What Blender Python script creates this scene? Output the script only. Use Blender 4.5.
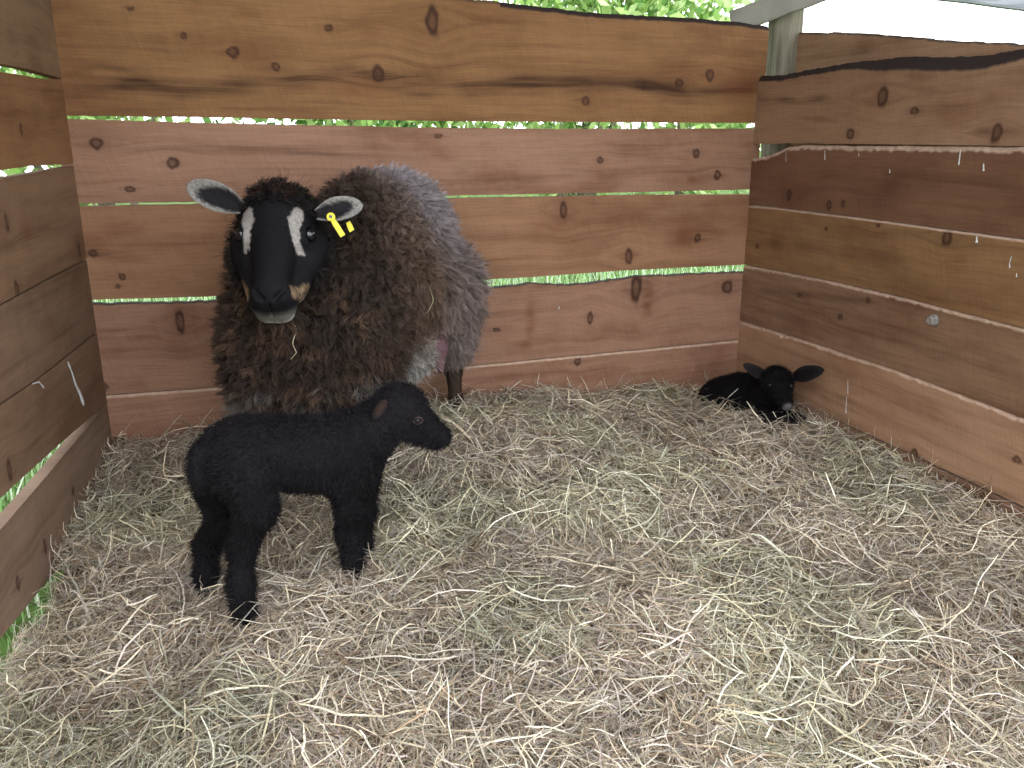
import bpy, math
import numpy as np

for o in list(bpy.data.objects):
    bpy.data.objects.remove(o)
SC = bpy.context.scene
COL = SC.collection
rng = np.random.default_rng(7)

# ------------------------------------------------------------------ camera, sky, exposure
FPX, PITCH, EYE = 850.0, math.radians(16.4), 0.85
cam_d = bpy.data.cameras.new('camera')
cam_d.sensor_width = 36.0
cam_d.lens = FPX / 1024.0 * 36.0
cam_d.clip_start = 0.02
cam = bpy.data.objects.new('camera', cam_d)
COL.objects.link(cam)
cam.location = (0, 0, EYE)
cam.rotation_euler = (math.pi / 2 - PITCH, 0, 0)
SC.camera = cam

world = bpy.data.worlds.new('overcast_sky')
SC.world = world
world.use_nodes = True
bg = world.node_tree.nodes['Background']
bg.inputs[0].default_value = (0.90, 0.95, 1.0, 1)
bg.inputs[1].default_value = 3.6
SC.view_settings.view_transform = 'Standard'
SC.view_settings.look = 'None'
SC.view_settings.gamma = 1
SC.view_settings.use_curve_mapping = False
SC.view_settings.exposure = 0.12

# ------------------------------------------------------------------ measuring helpers (rays of the camera above)
FW = np.array([0, math.cos(PITCH), -math.sin(PITCH)])
UP = np.array([0, math.sin(PITCH), math.cos(PITCH)])
RT = np.array([1.0, 0, 0])
CAM = np.array([0, 0, EYE])
def ray(x, y): return (x - 512) / FPX * RT - (y - 384) / FPX * UP + FW
def P(x, y, Y):
    r = ray(x, y); return CAM + r * Y / r[1]
def PZ(x, y, z):
    r = ray(x, y); return CAM + r * (z - EYE) / r[2]
def nrm(v):
    v = np.asarray(v, float); return v / (np.linalg.norm(v, axis=-1, keepdims=True) + 1e-12)
def sstep(a, b, x):
    t = np.clip((x - a) / (b - a), 0, 1); return t * t * (3 - 2 * t)

def _hash(i, j, k, s):
    n = (i.astype(np.int64) * 73856093) ^ (j.astype(np.int64) * 19349663) ^ (k.astype(np.int64) * 83492791) ^ (s * 2654435761 & 0x7fffffff)
    n = (n ^ (n >> 13)) * 1274126177 & 0xffffffff
    n = (n ^ (n >> 16)) & 0xffff
    return n / 65535.0
def vnoise(p, s=0):
    p = np.asarray(p, float)
    f = np.floor(p); t = p - f; t = t * t * (3 - 2 * t)
    i, j, k = f[..., 0].astype(np.int64), f[..., 1].astype(np.int64), f[..., 2].astype(np.int64)
    r = 0
    for a in (0, 1):
        for b in (0, 1):
            for c in (0, 1):
                w = (t[..., 0] if a else 1 - t[..., 0]) * (t[..., 1] if b else 1 - t[..., 1]) * (t[..., 2] if c else 1 - t[..., 2])
                r = r + w * _hash(i + a, j + b, k + c, s)
    return r
def fbm(p, s=0, o=3):
    r = 0; a = 0.5; q = np.asarray(p, float)
    for k in range(o):
        r = r + a * (vnoise(q, s + k) - 0.5) * 2; q = q * 2.03; a *= 0.5
    return r

# ------------------------------------------------------------------ object helpers
def link(o, parent=None):
    COL.objects.link(o)
    if parent is not None: o.parent = parent
    return o
def tag(o, label=None, cat=None, group=None, kind=None):
    for k, v in (('label', label), ('category', cat), ('group', group), ('kind', kind)):
        if v: o[k] = v
    return o
def empty(name, loc=(0, 0, 0)):
    o = bpy.data.objects.new(name, None); o.location = loc
    o.empty_display_size = 0.05
    return link(o)
def mesh(name, V, F, mat=None, parent=None, smooth=True, attrs=None, origin=None):
    """V (n,3), F (m,k) array or list of faces; the object keeps world coordinates minus its parent's place"""
    me = bpy.data.meshes.new(name)
    V = np.asarray(V, np.float32)
    off = np.zeros(3, np.float32)
    if parent is not None: 
        q = parent
        while q is not None:
            off = off + np.array(q.location, np.float32); q = q.parent
    elif origin is not None: off = np.array(origin, np.float32)
    V = V - off
    if isinstance(F, np.ndarray):
        n, k = F.shape
        me.vertices.add(len(V)); me.vertices.foreach_set('co', V.ravel())
        me.loops.add(n * k); me.loops.foreach_set('vertex_index', F.astype(np.int32).ravel())
        me.polygons.add(n); me.polygons.foreach_set('loop_start', np.arange(0, n * k, k, dtype=np.int32))
        me.update(calc_edges=True)
    else:
        me.from_pydata([tuple(v) for v in V], [], F)
    if smooth: me.polygons.foreach_set('use_smooth', np.ones(len(me.polygons), bool))
    for k, a in (attrs or {}).items():
        a = np.asarray(a, np.float32)
        if a.ndim == 1:
            at = me.attributes.new(k, 'FLOAT', 'POINT'); at.data.foreach_set('value', a)
        else:
            at = me.attributes.new(k, 'FLOAT_COLOR', 'POINT')
            if a.shape[1] == 3: a = np.concatenate([a, np.ones((len(a), 1), np.float32)], 1)
            at.data.foreach_set('color', a.ravel())
    me.update()
    if mat: me.materials.append(mat)
    o = bpy.data.objects.new(name, me)
    if parent is None and origin is not None: o.location = tuple(float(c) for c in origin)
    return link(o, parent)

def ribbons(name, pts, wid, ref, col, mat, parent=None, origin=None):
    """pts (N,S,3) centre lines, wid (N,S) half widths, ref (N,3) facing direction, col (N,3) or (N,S,3)"""
    N, S, _ = pts.shape
    tan = np.gradient(pts, axis=1)
    side = nrm(np.cross(tan, ref[:, None, :]))
    a = pts - side * wid[..., None]; b = pts + side * wid[..., None]
    V = np.stack([a, b], 2).reshape(-1, 3)
    base = (np.arange(N) * S * 2)[:, None] + (np.arange(S - 1) * 2)[None]
    F = np.stack([base, base + 1, base + 3, base + 2], -1).reshape(-1, 4)
    if col.ndim == 2: col = np.repeat(col[:, None], S, 1)
    C = np.repeat(col[:, :, None, :], 2, 2).reshape(-1, 3)
    return mesh(name, V, F, mat, parent, True, {'col': C}, origin)

def tube(path, rad, n=10, closed=True):
    path = np.asarray(path, float); S = len(path)
    rad = np.broadcast_to(np.asarray(rad, float), (S,))
    t = nrm(np.gradient(path, axis=0))
    up = np.array([0, 0, 1.0]) if abs(t[0][2]) < 0.9 else np.array([1.0, 0, 0])
    V = []
    u = nrm(np.cross(t[0], up))
    for i in range(S):
        u = nrm(u - t[i] * np.dot(u, t[i])); w = np.cross(t[i], u)
        for k in range(n):
            a = 2 * math.pi * k / n
            V.append(path[i] + rad[i] * (math.cos(a) * u + math.sin(a) * w))
    F = []
    for i in range(S - 1):
        for k in range(n):
            F.append((i * n + k, i * n + (k + 1) % n, (i + 1) * n + (k + 1) % n, (i + 1) * n + k))
    if closed:
        F.append(tuple(range(n))[::-1]); F.append(tuple((S - 1) * n + k for k in range(n)))
    return np.array(V), F
def ball(c, r, n=16, m=10, frame=None):
    r = np.broadcast_to(np.asarray(r, float), (3,))
    V = [np.array([0, 0, 1.0])]
    for i in range(1, m):
        for k in range(n):
            a, b = math.pi * i / m, 2 * math.pi * k / n
            V.append(np.array([math.sin(a) * math.cos(b), math.sin(a) * math.sin(b), math.cos(a)]))
    V.append(np.array([0, 0, -1.0]))
    V = np.array(V) * r
    if frame is not None: V = V @ np.asarray(frame)
    F = [(0, 1 + k, 1 + (k + 1) % n) for k in range(n)]
    for i in range(m - 2):
        for k in range(n):
            a = 1 + i * n
            F.append((a + k, a + n + k, a + n + (k + 1) % n, a + (k + 1) % n))
    e = len(V) - 1; a = 1 + (m - 2) * n
    F += [(a + k, e, a + (k + 1) % n) for k in range(n)]
    return V + np.asarray(c), F
def join(parts):
    V, F, o = [], [], 0
    for v, f in parts:
        V.append(np.asarray(v)); F += [tuple(i + o for i in q) for q in f]; o += len(v)
    return np.concatenate(V), F

# ------------------------------------------------------------------ materials
def newmat(name):
    m = bpy.data.materials.new(name); m.use_nodes = True
    nt = m.node_tree; b = nt.nodes['Principled BSDF']
    return m, nt, b
def N_(nt, t, **kw):
    n = nt.nodes.new(t)
    for k, v in kw.items(): setattr(n, k, v)
    return n
def noise_node(nt, vec, scale, detail=3, rough=0.55):
    n = N_(nt, 'ShaderNodeTexNoise'); n.inputs['Scale'].default_value = scale
    n.inputs['Detail'].default_value = detail; n.inputs['Roughness'].default_value = rough
    nt.links.new(vec, n.inputs['Vector']); return n.outputs['Fac']
def ramp(nt, fac, stops):
    r = N_(nt, 'ShaderNodeValToRGB')
    e = r.color_ramp.elements
    while len(e) < len(stops): e.new(0.5)
    for q, (p, c) in zip(e, stops):
        q.position = p; q.color = (*c, 1) if len(c) == 3 else c
    nt.links.new(fac, r.inputs[0]); return r.outputs[0]
def mix(nt, fac, a, b, mode='MIX'):
    m = N_(nt, 'ShaderNodeMix', data_type='RGBA', blend_type=mode)
    if isinstance(fac, (int, float)): m.inputs[0].default_value = fac
    else: nt.links.new(fac, m.inputs[0])
    for s, v in ((m.inputs[6], a), (m.inputs[7], b)):
        if isinstance(v, tuple): s.default_value = (*v, 1)
        else: nt.links.new(v, s)
    return m.outputs[2]
def math_(nt, op, a, b=None):
    m = N_(nt, 'ShaderNodeMath', operation=op)
    for s, v in zip(m.inputs, (a, b)):
        if v is None: continue
        if isinstance(v, (int, float)): s.default_value = v
        else: nt.links.new(v, s)
    return m.outputs[0]
def attr(nt, name, out='Fac'):
    a = N_(nt, 'ShaderNodeAttribute'); a.attribute_name = name; return a.outputs[out]
def bump(nt, b, h, strength, dist):
    n = N_(nt, 'ShaderNodeBump'); n.inputs['Strength'].default_value = strength; n.inputs['Distance'].default_value = dist
    nt.links.new(h, n.inputs['Height']); nt.links.new(n.outputs[0], b.inputs['Normal'])

def wood_material():
    m, nt, b = newmat('rough_sawn_larch')
    cx = N_(nt, 'ShaderNodeCombineXYZ')
    gu, gv, gs = attr(nt, 'gu'), attr(nt, 'gv'), attr(nt, 'seed')
    nt.links.new(math_(nt, 'MULTIPLY', gu, 1.3), cx.inputs[0])
    nt.links.new(math_(nt, 'MULTIPLY', gv, 34), cx.inputs[1])
    nt.links.new(math_(nt, 'MULTIPLY', gs, 7.3), cx.inputs[2])
    grain = noise_node(nt, cx.outputs[0], 1.0, 5, 0.65)
    cf = N_(nt, 'ShaderNodeCombineXYZ')
    nt.links.new(math_(nt, 'MULTIPLY', gu, 12), cf.inputs[0])
    nt.links.new(math_(nt, 'MULTIPLY', gv, 420), cf.inputs[1])
    nt.links.new(gs, cf.inputs[2])
    fine = noise_node(nt, cf.outputs[0], 1.0, 3, 0.6)
    cb = N_(nt, 'ShaderNodeCombineXYZ')
    nt.links.new(math_(nt, 'MULTIPLY', gu, 4.0), cb.inputs[0])
    nt.links.new(math_(nt, 'MULTIPLY', gv, 9), cb.inputs[1])
    nt.links.new(math_(nt, 'MULTIPLY', gs, 3.1), cb.inputs[2])
    blot = noise_node(nt, cb.outputs[0], 1.0, 4, 0.6)
    # band-saw marks: fine near-vertical ripple
    cs = N_(nt, 'ShaderNodeCombineXYZ')
    nt.links.new(math_(nt, 'ADD', math_(nt, 'MULTIPLY', gu, 230), math_(nt, 'MULTIPLY', gv, 70)), cs.inputs[0])
    nt.links.new(math_(nt, 'MULTIPLY', gv, 14), cs.inputs[1])
    nt.links.new(gs, cs.inputs[2])
    saw = noise_node(nt, cs.outputs[0], 1.0, 2, 0.5)
    base = ramp(nt, grain, [(0.28, (0.70, 0.64, 0.60)), (0.45, (0.96, 0.95, 0.94)), (0.60, (1.08, 1.08, 1.08)), (0.74, (0.90, 0.87, 0.84))])
    tint = attr(nt, 'tint', 'Color')
    c = mix(nt, 1.0, tint, base, 'MULTIPLY')
    c = mix(nt, 0.5, c, ramp(nt, fine, [(0.3, (0.72, 0.70, 0.68)), (0.65, (1.15, 1.15, 1.15))]), 'MULTIPLY')
    c = mix(nt, 0.9, c, ramp(nt, blot, [(0.32, (0.74, 0.66, 0.62)), (0.5, (1.0, 1.0, 1.0)), (0.68, (1.14, 1.16, 1.18))]), 'MULTIPLY')
    c = mix(nt, 0.32, c, ramp(nt, saw, [(0.3, (0.80, 0.80, 0.80)), (0.7, (1.16, 1.16, 1.16))]), 'MULTIPLY')
    # stains streaked along the grain
    st = math_(nt, 'MULTIPLY', attr(nt, 'stain'), ramp(nt, grain, [(0.44, (1, 1, 1)), (0.62, (0.4, 0.4, 0.4))]))
    c = mix(nt, st, c, (0.055, 0.022, 0.009))
    c = mix(nt, attr(nt, 'red'), c, (0.15, 0.045, 0.018))
    c = mix(nt, attr(nt, 'knot'), c, (0.042, 0.014, 0.008))
    c = mix(nt, attr(nt, 'bark'), c, (0.035, 0.022, 0.020))
    c = mix(nt, attr(nt, 'pale'), c, (0.62, 0.44, 0.33))  # light catching the top edges, painted into the wood colour
    nt.links.new(c, b.inputs['Base Color'])
    b.inputs['Roughness'].default_value = 0.78
    b.inputs['Specular IOR Level'].default_value = 0.25
    h = math_(nt, 'ADD', math_(nt, 'MULTIPLY', fine, 0.6), saw)
    bump(nt, b, h, 0.35, 0.0012)
    return m
WOOD = wood_material()

def simple(name, c1, c2, scale=20, rough=0.8, spec=0.2, bmp=0.0, dist=0.002, stretch=(1, 1, 1)):
    m, nt, b = newmat(name)
    tc = N_(nt, 'ShaderNodeTexCoord'); mp = N_(nt, 'ShaderNodeMapping'); mp.inputs['Scale'].default_value = stretch
    nt.links.new(tc.outputs['Object'], mp.inputs[0])
    f = noise_node(nt, mp.outputs[0], scale, 4)
    nt.links.new(ramp(nt, f, [(0.35, c1), (0.65, c2)]), b.inputs['Base Color'])
    b.inputs['Roughness'].default_value = rough; b.inputs['Specular IOR Level'].default_value = spec
    if bmp: bump(nt, b, f, bmp, dist)
    return m
def strand_material(name, rough=0.7, spec=0.2, trans=0.0, sheen=0.0, var=0.0):
    m, nt, b = newmat(name)
    c = attr(nt, 'col', 'Color')
    if var:
        tc = N_(nt, 'ShaderNodeTexCoord')
        f = noise_node(nt, tc.outputs['Object'], 260, 2)
        c = mix(nt, var, c, ramp(nt, f, [(0.35, (0.7, 0.7, 0.7)), (0.65, (1.25, 1.25, 1.25))]), 'MULTIPLY')
    nt.links.new(c, b.inputs['Base Color'])
    b.inputs['Roughness'].default_value = rough; b.inputs['Specular IOR Level'].default_value = spec
    if sheen: b.inputs['Sheen Weight'].default_value = sheen
    if trans:
        t = N_(nt, 'ShaderNodeBsdfTranslucent'); nt.links.new(c, t.inputs[0])
        mx = N_(nt, 'ShaderNodeMixShader'); mx.inputs[0].default_value = trans
        out = nt.nodes['Material Output']
        nt.links.new(b.outputs[0], mx.inputs[1]); nt.links.new(t.outputs[0], mx.inputs[2]); nt.links.new(mx.outputs[0], out.inputs[0])
    return m
M_STRAW = strand_material('dry_hay_stems', 0.6, 0.35, 0.15, 0, 0.4)
M_GRASS = strand_material('green_grass_blades', 0.5, 0.3, 0.35)
M_LEAF = strand_material('green_leaves', 0.5, 0.3, 0.4)
M_WOOL = strand_material('fleece_fibres', 0.75, 0.25, 0.0)
M_FUR = strand_material('lamb_coat_fibres', 0.65, 0.15, 0.0)
def skin_material(name, rough, spec):
    m, nt, b = newmat(name)
    c = attr(nt, 'col', 'Color')
    tc = N_(nt, 'ShaderNodeTexCoord')
    f = noise_node(nt, tc.outputs['Object'], 220, 4, 0.7)
    c = mix(nt, 0.8, c, ramp(nt, f, [(0.35, (0.6, 0.6, 0.6)), (0.65, (1.3, 1.3, 1.3))]), 'MULTIPLY')
    nt.links.new(c, b.inputs['Base Color'])
    b.inputs['Roughness'].default_value = rough; b.inputs['Specular IOR Level'].default_value = spec
    bump(nt, b, f, 0.5, 0.003)
    return m
M_SKIN = skin_material('short_dark_coat', 0.65, 0.12)
M_HAYBASE = simple('matted_hay', (0.07, 0.05, 0.03), (0.19, 0.145, 0.09), 60, 0.9, 0.1, 0.8, 0.01)
M_EARTH = simple('damp_earth_and_turf', (0.05, 0.09, 0.02), (0.10, 0.17, 0.04), 12, 0.9, 0.1, 0.5, 0.02)
M_HOOF = simple('dark_hoof_horn', (0.012, 0.010, 0.010), (0.03, 0.025, 0.022), 60, 0.45, 0.4)
M_EYE, _n, _b = newmat('dark_wet_eye'); _b.inputs['Base Color'].default_value = (0.006, 0.006, 0.009, 1); _b.inputs['Roughness'].default_value = 0.06; _b.inputs['Specular IOR Level'].default_value = 0.8
M_TAG, _n, _b = newmat('yellow_plastic'); _b.inputs['Base Color'].default_value = (0.85, 0.72, 0.02, 1); _b.inputs['Roughness'].default_value = 0.35
M_ZINC = simple('zinc_plated_steel', (0.45, 0.46, 0.45), (0.62, 0.62, 0.6), 200, 0.38, 0.5); M_ZINC.node_tree.nodes['Principled BSDF'].inputs['Metallic'].default_value = 0.8
M_DROP = simple('dried_white_droppings', (0.55, 0.54, 0.52), (0.75, 0.74, 0.72), 300, 0.8, 0.2)
M_POST = simple('weathered_round_post', (0.15, 0.13, 0.095), (0.28, 0.25, 0.19), 6, 0.85, 0.15, 0.6, 0.004, (14, 14, 1))
M_ROOF = simple('grey_roof_timber', (0.20, 0.21, 0.23), (0.32, 0.33, 0.36), 10, 0.8, 0.2, 0.3, 0.003, (1, 8, 8))

# ------------------------------------------------------------------ the walls: planes measured from the corners
L = np.array([-0.967, 1.930]); R = np.array([0.697, 2.550])
def walldir(px):
    r = ray(px, 134)[:2]; return -r / np.linalg.norm(r)
class Plane:
    def __init__(s, A, d, off=0.0):
        s.d = nrm(d); n = np.array([-s.d[1], s.d[0]])
        s.n = n if n @ A > 0 else -n          # points away from the pen's inside
        s.A = np.asarray(A) + s.n * off
    def uv(s, x, y):
        r = ray(x, y); t = ((s.A - CAM[:2]) @ s.n) / (r[:2] @ s.n); p = CAM + r * t
        return (p[:2] - s.A) @ s.d, p[2]
    def xyz(s, u, z, w=0.0):
        u = np.asarray(u, float); z = np.asarray(z, float); w = np.asarray(w, float)
        return np.stack([s.A[0] + s.d[0] * u + s.n[0] * w, s.A[1] + s.d[1] * u + s.n[1] * w, z + 0 * u], -1)
PB = Plane(L, R - L); PR = Plane(R, walldir(235)); PL = Plane(L, walldir(333)); PO = Plane(R, walldir(235), 0.125)
LB = float(np.linalg.norm(R - L))

def edge(pl, pts):
    q = np.array([pl.uv(*p) for p in pts]) if len(pts[0]) == 2 else np.array([p[:2] for p in pts])
    q = q[np.argsort(q[:, 0])]
    def f(u):
        z = np.interp(u, q[:, 0], q[:, 1])
        if len(q) > 1:      # carry the line on past the measured ends
            s0 = np.clip((q[1, 1] - q[0, 1]) / (q[1, 0] - q[0, 0] + 1e-9), -.04, .04)
            s1 = np.clip((q[-1, 1] - q[-2, 1]) / (q[-1, 0] - q[-2, 0] + 1e-9), -.04, .04)
            z = np.where(u < q[0, 0], q[0, 1] + (u - q[0, 0]) * s0, z)
            z = np.where(u > q[-1, 0], q[-1, 1] + (u - q[-1, 0]) * s1, z)
        return z
    return f
_bs = [0]
def board(pl, parent, u0, u1, bot, top, tint, knots=(), stains=(), reds=(), bark=None, rough_top=0.0, rough_bot=0.0, th=0.022, res=0.0035, lean=0.0, lit_edge=0.0, label=None):
    """bot / top: pixel polylines of the edges on the inner face, or a height"""
    _bs[0] += 1; seed = _bs[0]
    fb = edge(pl, bot) if not isinstance(bot, (int, float)) else (lambda u: bot + 0 * u)
    ft = edge(pl, top) if not isinstance(top, (int, float)) else (lambda u: top + 0 * u)
    nu = int((u1 - u0) / res) + 1; nv = int(0.2 / res)
    u = np.linspace(u0, u1, nu)
    z3 = np.zeros_like(u)
    nz = lambda sc, s: fbm(np.stack([u * sc, z3 + s, z3], -1), seed * 11 + s, 4)
    zb = fb(u) + nz(60, 1) * (0.0008 + rough_bot); zt = ft(u) + nz(60, 2) * (0.0008 + rough_top) + nz(9, 3) * rough_top
    ff = np.linspace(0, 1, nv)
    U, Fv = np.meshgrid(u, ff, indexing='ij')
    Z = zb[:, None] + (zt - zb)[:, None] * Fv
    # rings part round the knots
    gv = Z.copy(); knot = np.zeros_like(Z); stain = np.zeros_like(Z); red = np.zeros_like(Z)
    gv += 0.010 * fbm(np.stack([U * 1.6, Z * 3, 0 * U + seed], -1), 5 + seed, 2)
    for kx, ky, rx, ry in knots:
        ku, kz = pl.uv(kx, ky); s = 1 / 850 * np.linalg.norm(pl.xyz(ku, kz) - CAM)
        ru, rz = rx * s, ry * s
        dz = Z - kz; du = U - ku
        g = np.exp(-(du / (ru * 4.5)) ** 2)
        gv -= g * rz * 1.3 * np.sign(dz) * np.exp(-np.abs(dz) / (rz * 3))
        rr = np.sqrt((du / ru) ** 2 + (dz / rz) ** 2)
        rr = rr * (1 + .45 * fbm(np.stack([du / ru * .9 + kx, dz / rz * .9, 0 * U], -1), 17, 2))
        knot = np.maximum(knot, 0.55 * np.exp(-((rr - 0.85) / 0.28) ** 2) + 0.55 * sstep(1.15, 0.6, rr))
        knot = np.maximum(knot, 0.22 * np.exp(-(du / (ru * 2.6)) ** 2 - (dz / (rz * 0.8)) ** 2))
    for line, wpx, amt in stains:
        q = np.array([pl.uv(*p) for p in line]); s = 1 / 850 * 2.2
        zc = np.interp(u, q[:, 0], q[:, 1]); ends = sstep(q[0, 0] - .03, q[0, 0] + .04, u) * sstep(q[-1, 0] + .03, q[-1, 0] - .04, u)
        m_ = (0.5 + 1.1 * vnoise(np.stack([u * 14, z3, z3 + seed], -1), 3)) * ends
        stain = np.maximum(stain, amt * m_[:, None] * np.exp(-((Z - zc[:, None]) / (wpx * s)) ** 2))
    for kx, ky, rx, ry, amt in reds:
        ku, kz = pl.uv(kx, ky); s = 1 / 850 * 2.2
        red = np.maximum(red, amt * np.exp(-((U - ku) / (rx * s)) ** 2 - ((Z - kz) / (ry * s)) ** 2) * (0.4 + 0.9 * vnoise(np.stack([U * 40, Z * 70, 0 * U], -1), seed)))
    W0 = 0.0022 * fbm(np.stack([U * 1.5, Z * 2, 0 * U], -1), seed * 3, 2) - 0.0022 + lean * (Fv - 0.5)
    bk = np.zeros_like(Z)
    if bark:
        dtop = zt[:, None] - Z
        bw = bark(u)[:, None]
        bk = sstep(bw * 1.15, bw * 0.85, dtop) * (bw > 0.001)
        W0 = W0 + np.clip(bw - dtop, 0, 0.02) * 0.7          # waney edge falls away from the face
    lit_band = np.zeros_like(Z)
    if lit_edge:                                    # splintery sawn arris along the top, light on it painted as a pale band
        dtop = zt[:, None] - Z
        lit_wid = lit_edge * (0.75 + 0.5 * vnoise(np.stack([u * 90, z3, z3], -1), seed))[:, None]
        lit_band = sstep(lit_wid * 1.2, lit_wid * 0.7, dtop) * (0.55 + 0.45 * vnoise(np.stack([U * 120, Z * 200, 0 * U], -1), seed))
        W0 = W0 + np.clip(lit_wid - dtop, 0, 0.02) * 0.8
    # front, back, joined round the rim
    Vf = pl.xyz(U, Z, W0).reshape(-1, 3)
    Vb = pl.xyz(U, Z, np.maximum(th + 0.0 * U, W0 + 0.006)).reshape(-1, 3)
    idx = np.arange(nu * nv).reshape(nu, nv)
    q = np.stack([idx[:-1, :-1], idx[1:, :-1], idx[1:, 1:], idx[:-1, 1:]], -1).reshape(-1, 4)
    n0 = nu * nv
    rim = np.concatenate([idx[:, 0], idx[-1, 1:], idx[-2::-1, -1], idx[0, -2:0:-1]])
    # separate rim verts keep the arrises sharp
    rv = np.concatenate([Vf[rim], Vb[rim]]); m = len(rim)
    k = np.arange(m); k2 = (k + 1) % m
    rq = np.stack([2 * n0 + k, 2 * n0 + k2, 2 * n0 + m + k2, 2 * n0 + m + k], -1)
    V = np.concatenate([Vf, Vb, rv]); F = np.concatenate([q[:, ::-1], q + n0, rq])
    at = {}
    def ex(a, rimv=None):
        a = a.ravel(); r = a[rim] if rimv is None else np.full(m, rimv)
        return np.concatenate([a, a, r, r])
    at['gu'] = ex(U); at['gv'] = ex(gv); at['seed'] = np.full(len(V), seed * 1.7); at['knot'] = np.clip(ex(knot), 0, 1)
    at['stain'] = np.clip(ex(stain), 0, 1); at['red'] = np.clip(ex(red), 0, 1); at['bark'] = ex(bk)
    at['pale'] = ex(lit_band)
    at['tint'] = np.tile(np.array(tint, float), (len(V), 1))
    o = mesh('board', V, F, WOOD, parent, True, at)
    if label: o['label'] = label
    return o

T_OCH = (0.255, 0.126, 0.054); T_PINK = (0.318, 0.172, 0.112); T_RED = (0.310, 0.160, 0.090); T_BRN = (0.275, 0.155, 0.092)
wb = tag(empty('wall_back', (*L, 0)), kind='structure')
wr = tag(empty('wall_right', (*R, 0)), kind='structure')
wl = tag(empty('wall_left', (*L, 0)), kind='structure')
U0, U1 = -0.022, LB + 0.022
board(PB, wb, U0, U1, [(68, 115.5), (200, 117), (300, 119), (450, 121), (600, 122), (755, 123)],
      [(58, -9), (400, -6), (450, -3), (480, 0), (545, 7), (600, 13), (660, 16), (700, 19), (740, 22), (768, 26)], T_OCH,
      knots=[(184, 36, 3, 3), (233, 52, 5, 5), (276, 67, 4, 4), (328, 28, 4, 3), (378, 75, 6, 7), (432, 22, 6, 12), (585, 101, 4, 4), (710, 75, 5, 5), (679, 83, 4, 4), (643, 86, 3, 3), (130, 8, 3, 2)],
      stains=[([(66, 90), (95, 88), (140, 83), (180, 92), (230, 86), (275, 82), (310, 79), (350, 72), (385, 78), (430, 80), (470, 88), (520, 82), (580, 84), (640, 85), (690, 95), (757, 88)], 7, 0.95),
              ([(70, 74), (100, 66), (140, 76), (200, 84), (300, 76), (420, 92), (470, 92)], 4, 0.6)],
      reds=[(740, 86, 22, 12, .8), (360, 88, 30, 9, .5), (75, 45, 12, 20, .25)], rough_top=0.0016, bark=lambda u: 0.005 + 0.007 * (u > 1.0))
board(PB, wb, U0, U1, [(80, 203.5), (188, 202), (300, 198), (480, 195), (640, 192), (750, 189.5)], [(68, 119), (300, 125), (430, 127.5), (560, 129), (755, 128.5)], T_PINK,
      knots=[(172, 163, 5, 5), (96, 143, 5, 5), (130, 189, 4, 3), (696, 153, 4, 4), (717, 175, 4, 4), (438, 136, 4, 2), (600, 160, 3, 3)],
      reds=[(690, 180, 40, 7, .5), (430, 150, 30, 10, .2)], stains=[([(120, 150), (200, 146), (420, 160)], 3, .3)], rough_top=0.0006)
board(PB, wb, U0, U1, [(92, 299.5), (205, 296.5), (480, 279.5), (530, 277), (620, 270.5), (743, 264.5)], [(80, 206.5), (188, 204.5), (470, 198), (640, 195), (750, 194.5)], T_RED,
      knots=[(628, 256, 4, 9), (563, 210, 4, 10), (697, 238, 4, 4), (93, 253, 4, 3), (122, 276, 3, 3), (118, 286, 2, 2)], reds=[(682, 238, 14, 9, .75), (560, 225, 30, 14, .3), (100, 250, 26, 4, .4)],
      stains=[([(85, 254), (120, 259), (150, 258)], 4, .8), ([(150, 252), (172, 262), (176, 285)], 8, .25)])
board(PB, wb, U0, U1, [(105, 394.5), (228, 385.5), (460, 366), (738, 339.5)], [(92, 304), (205, 301.5), (482, 288), (500, 287), (530, 284), (560, 285), (600, 282), (640, 276), (743, 272)], T_PINK,
      knots=[(180, 321, 4, 10), (636, 288, 5, 14), (727, 287, 6, 6), (590, 318, 3, 7), (104, 387, 3, 4), (496, 330, 4, 2)],
      reds=[(530, 318, 6, 24, .55), (526, 345, 10, 6, .4), (648, 300, 8, 22, .6), (634, 328, 10, 6, .5), (110, 352, 12, 6, .5), (178, 345, 8, 8, .35)], rough_top=0.0022, bark=lambda u: 0.0022 + 0 * u)
board(PB, wb, U0, U1, 0.03, [(105, 396), (228, 386.8), (460, 367.3), (738, 340.6)], T_PINK, lit_edge=.0055, knots=[(577, 361, 4, 4), (118, 440, 4, 3), (330, 405, 4, 4)], reds=[(470, 400, 40, 8, .3), (140, 430, 20, 8, .3)])

UR = 1.72
board(PR, wr, 0.002, UR, [(757, 144), (800, 143), (900, 144.5), (1024, 146)], [(757, 76), (780, 75), (800, 71), (850, 62), (900, 57), (950, 57), (990, 54), (1024, 47)], T_BRN,
      knots=[(883, 97, 7, 9), (915, 111, 5, 3), (998, 132, 6, 8), (851, 134, 5, 5)], stains=[([(757, 98), (800, 101), (830, 97)], 3, .7), ([(790, 118), (840, 120)], 2, .5), ([(975, 131), (1020, 131)], 3, .7)],
      reds=[(878, 100, 14, 15, .35)], rough_top=0.0016, lean=0.0, bark=lambda u: 0.015 + 0.013 * sstep(0.35, 0.55, u) - 0.006 * sstep(.75, .9, u), label='top board with dark waney bark edge')
board(PR, wr, 0.002, UR, [(750, 205), (768, 206), (860, 217), (950, 229), (1024, 238.5)], [(757, 158), (770, 155), (785, 148), (800, 145.5), (900, 146), (1024, 147)], (0.165, 0.080, 0.045), lit_edge=.010,
      knots=[(790, 195, 4, 5), (830, 205, 3, 5), (844, 204, 3, 4), (827, 229, 3, 2)], rough_top=0.0009, stains=[([(880, 188), (950, 178), (1024, 182)], 8, .35)])
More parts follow.
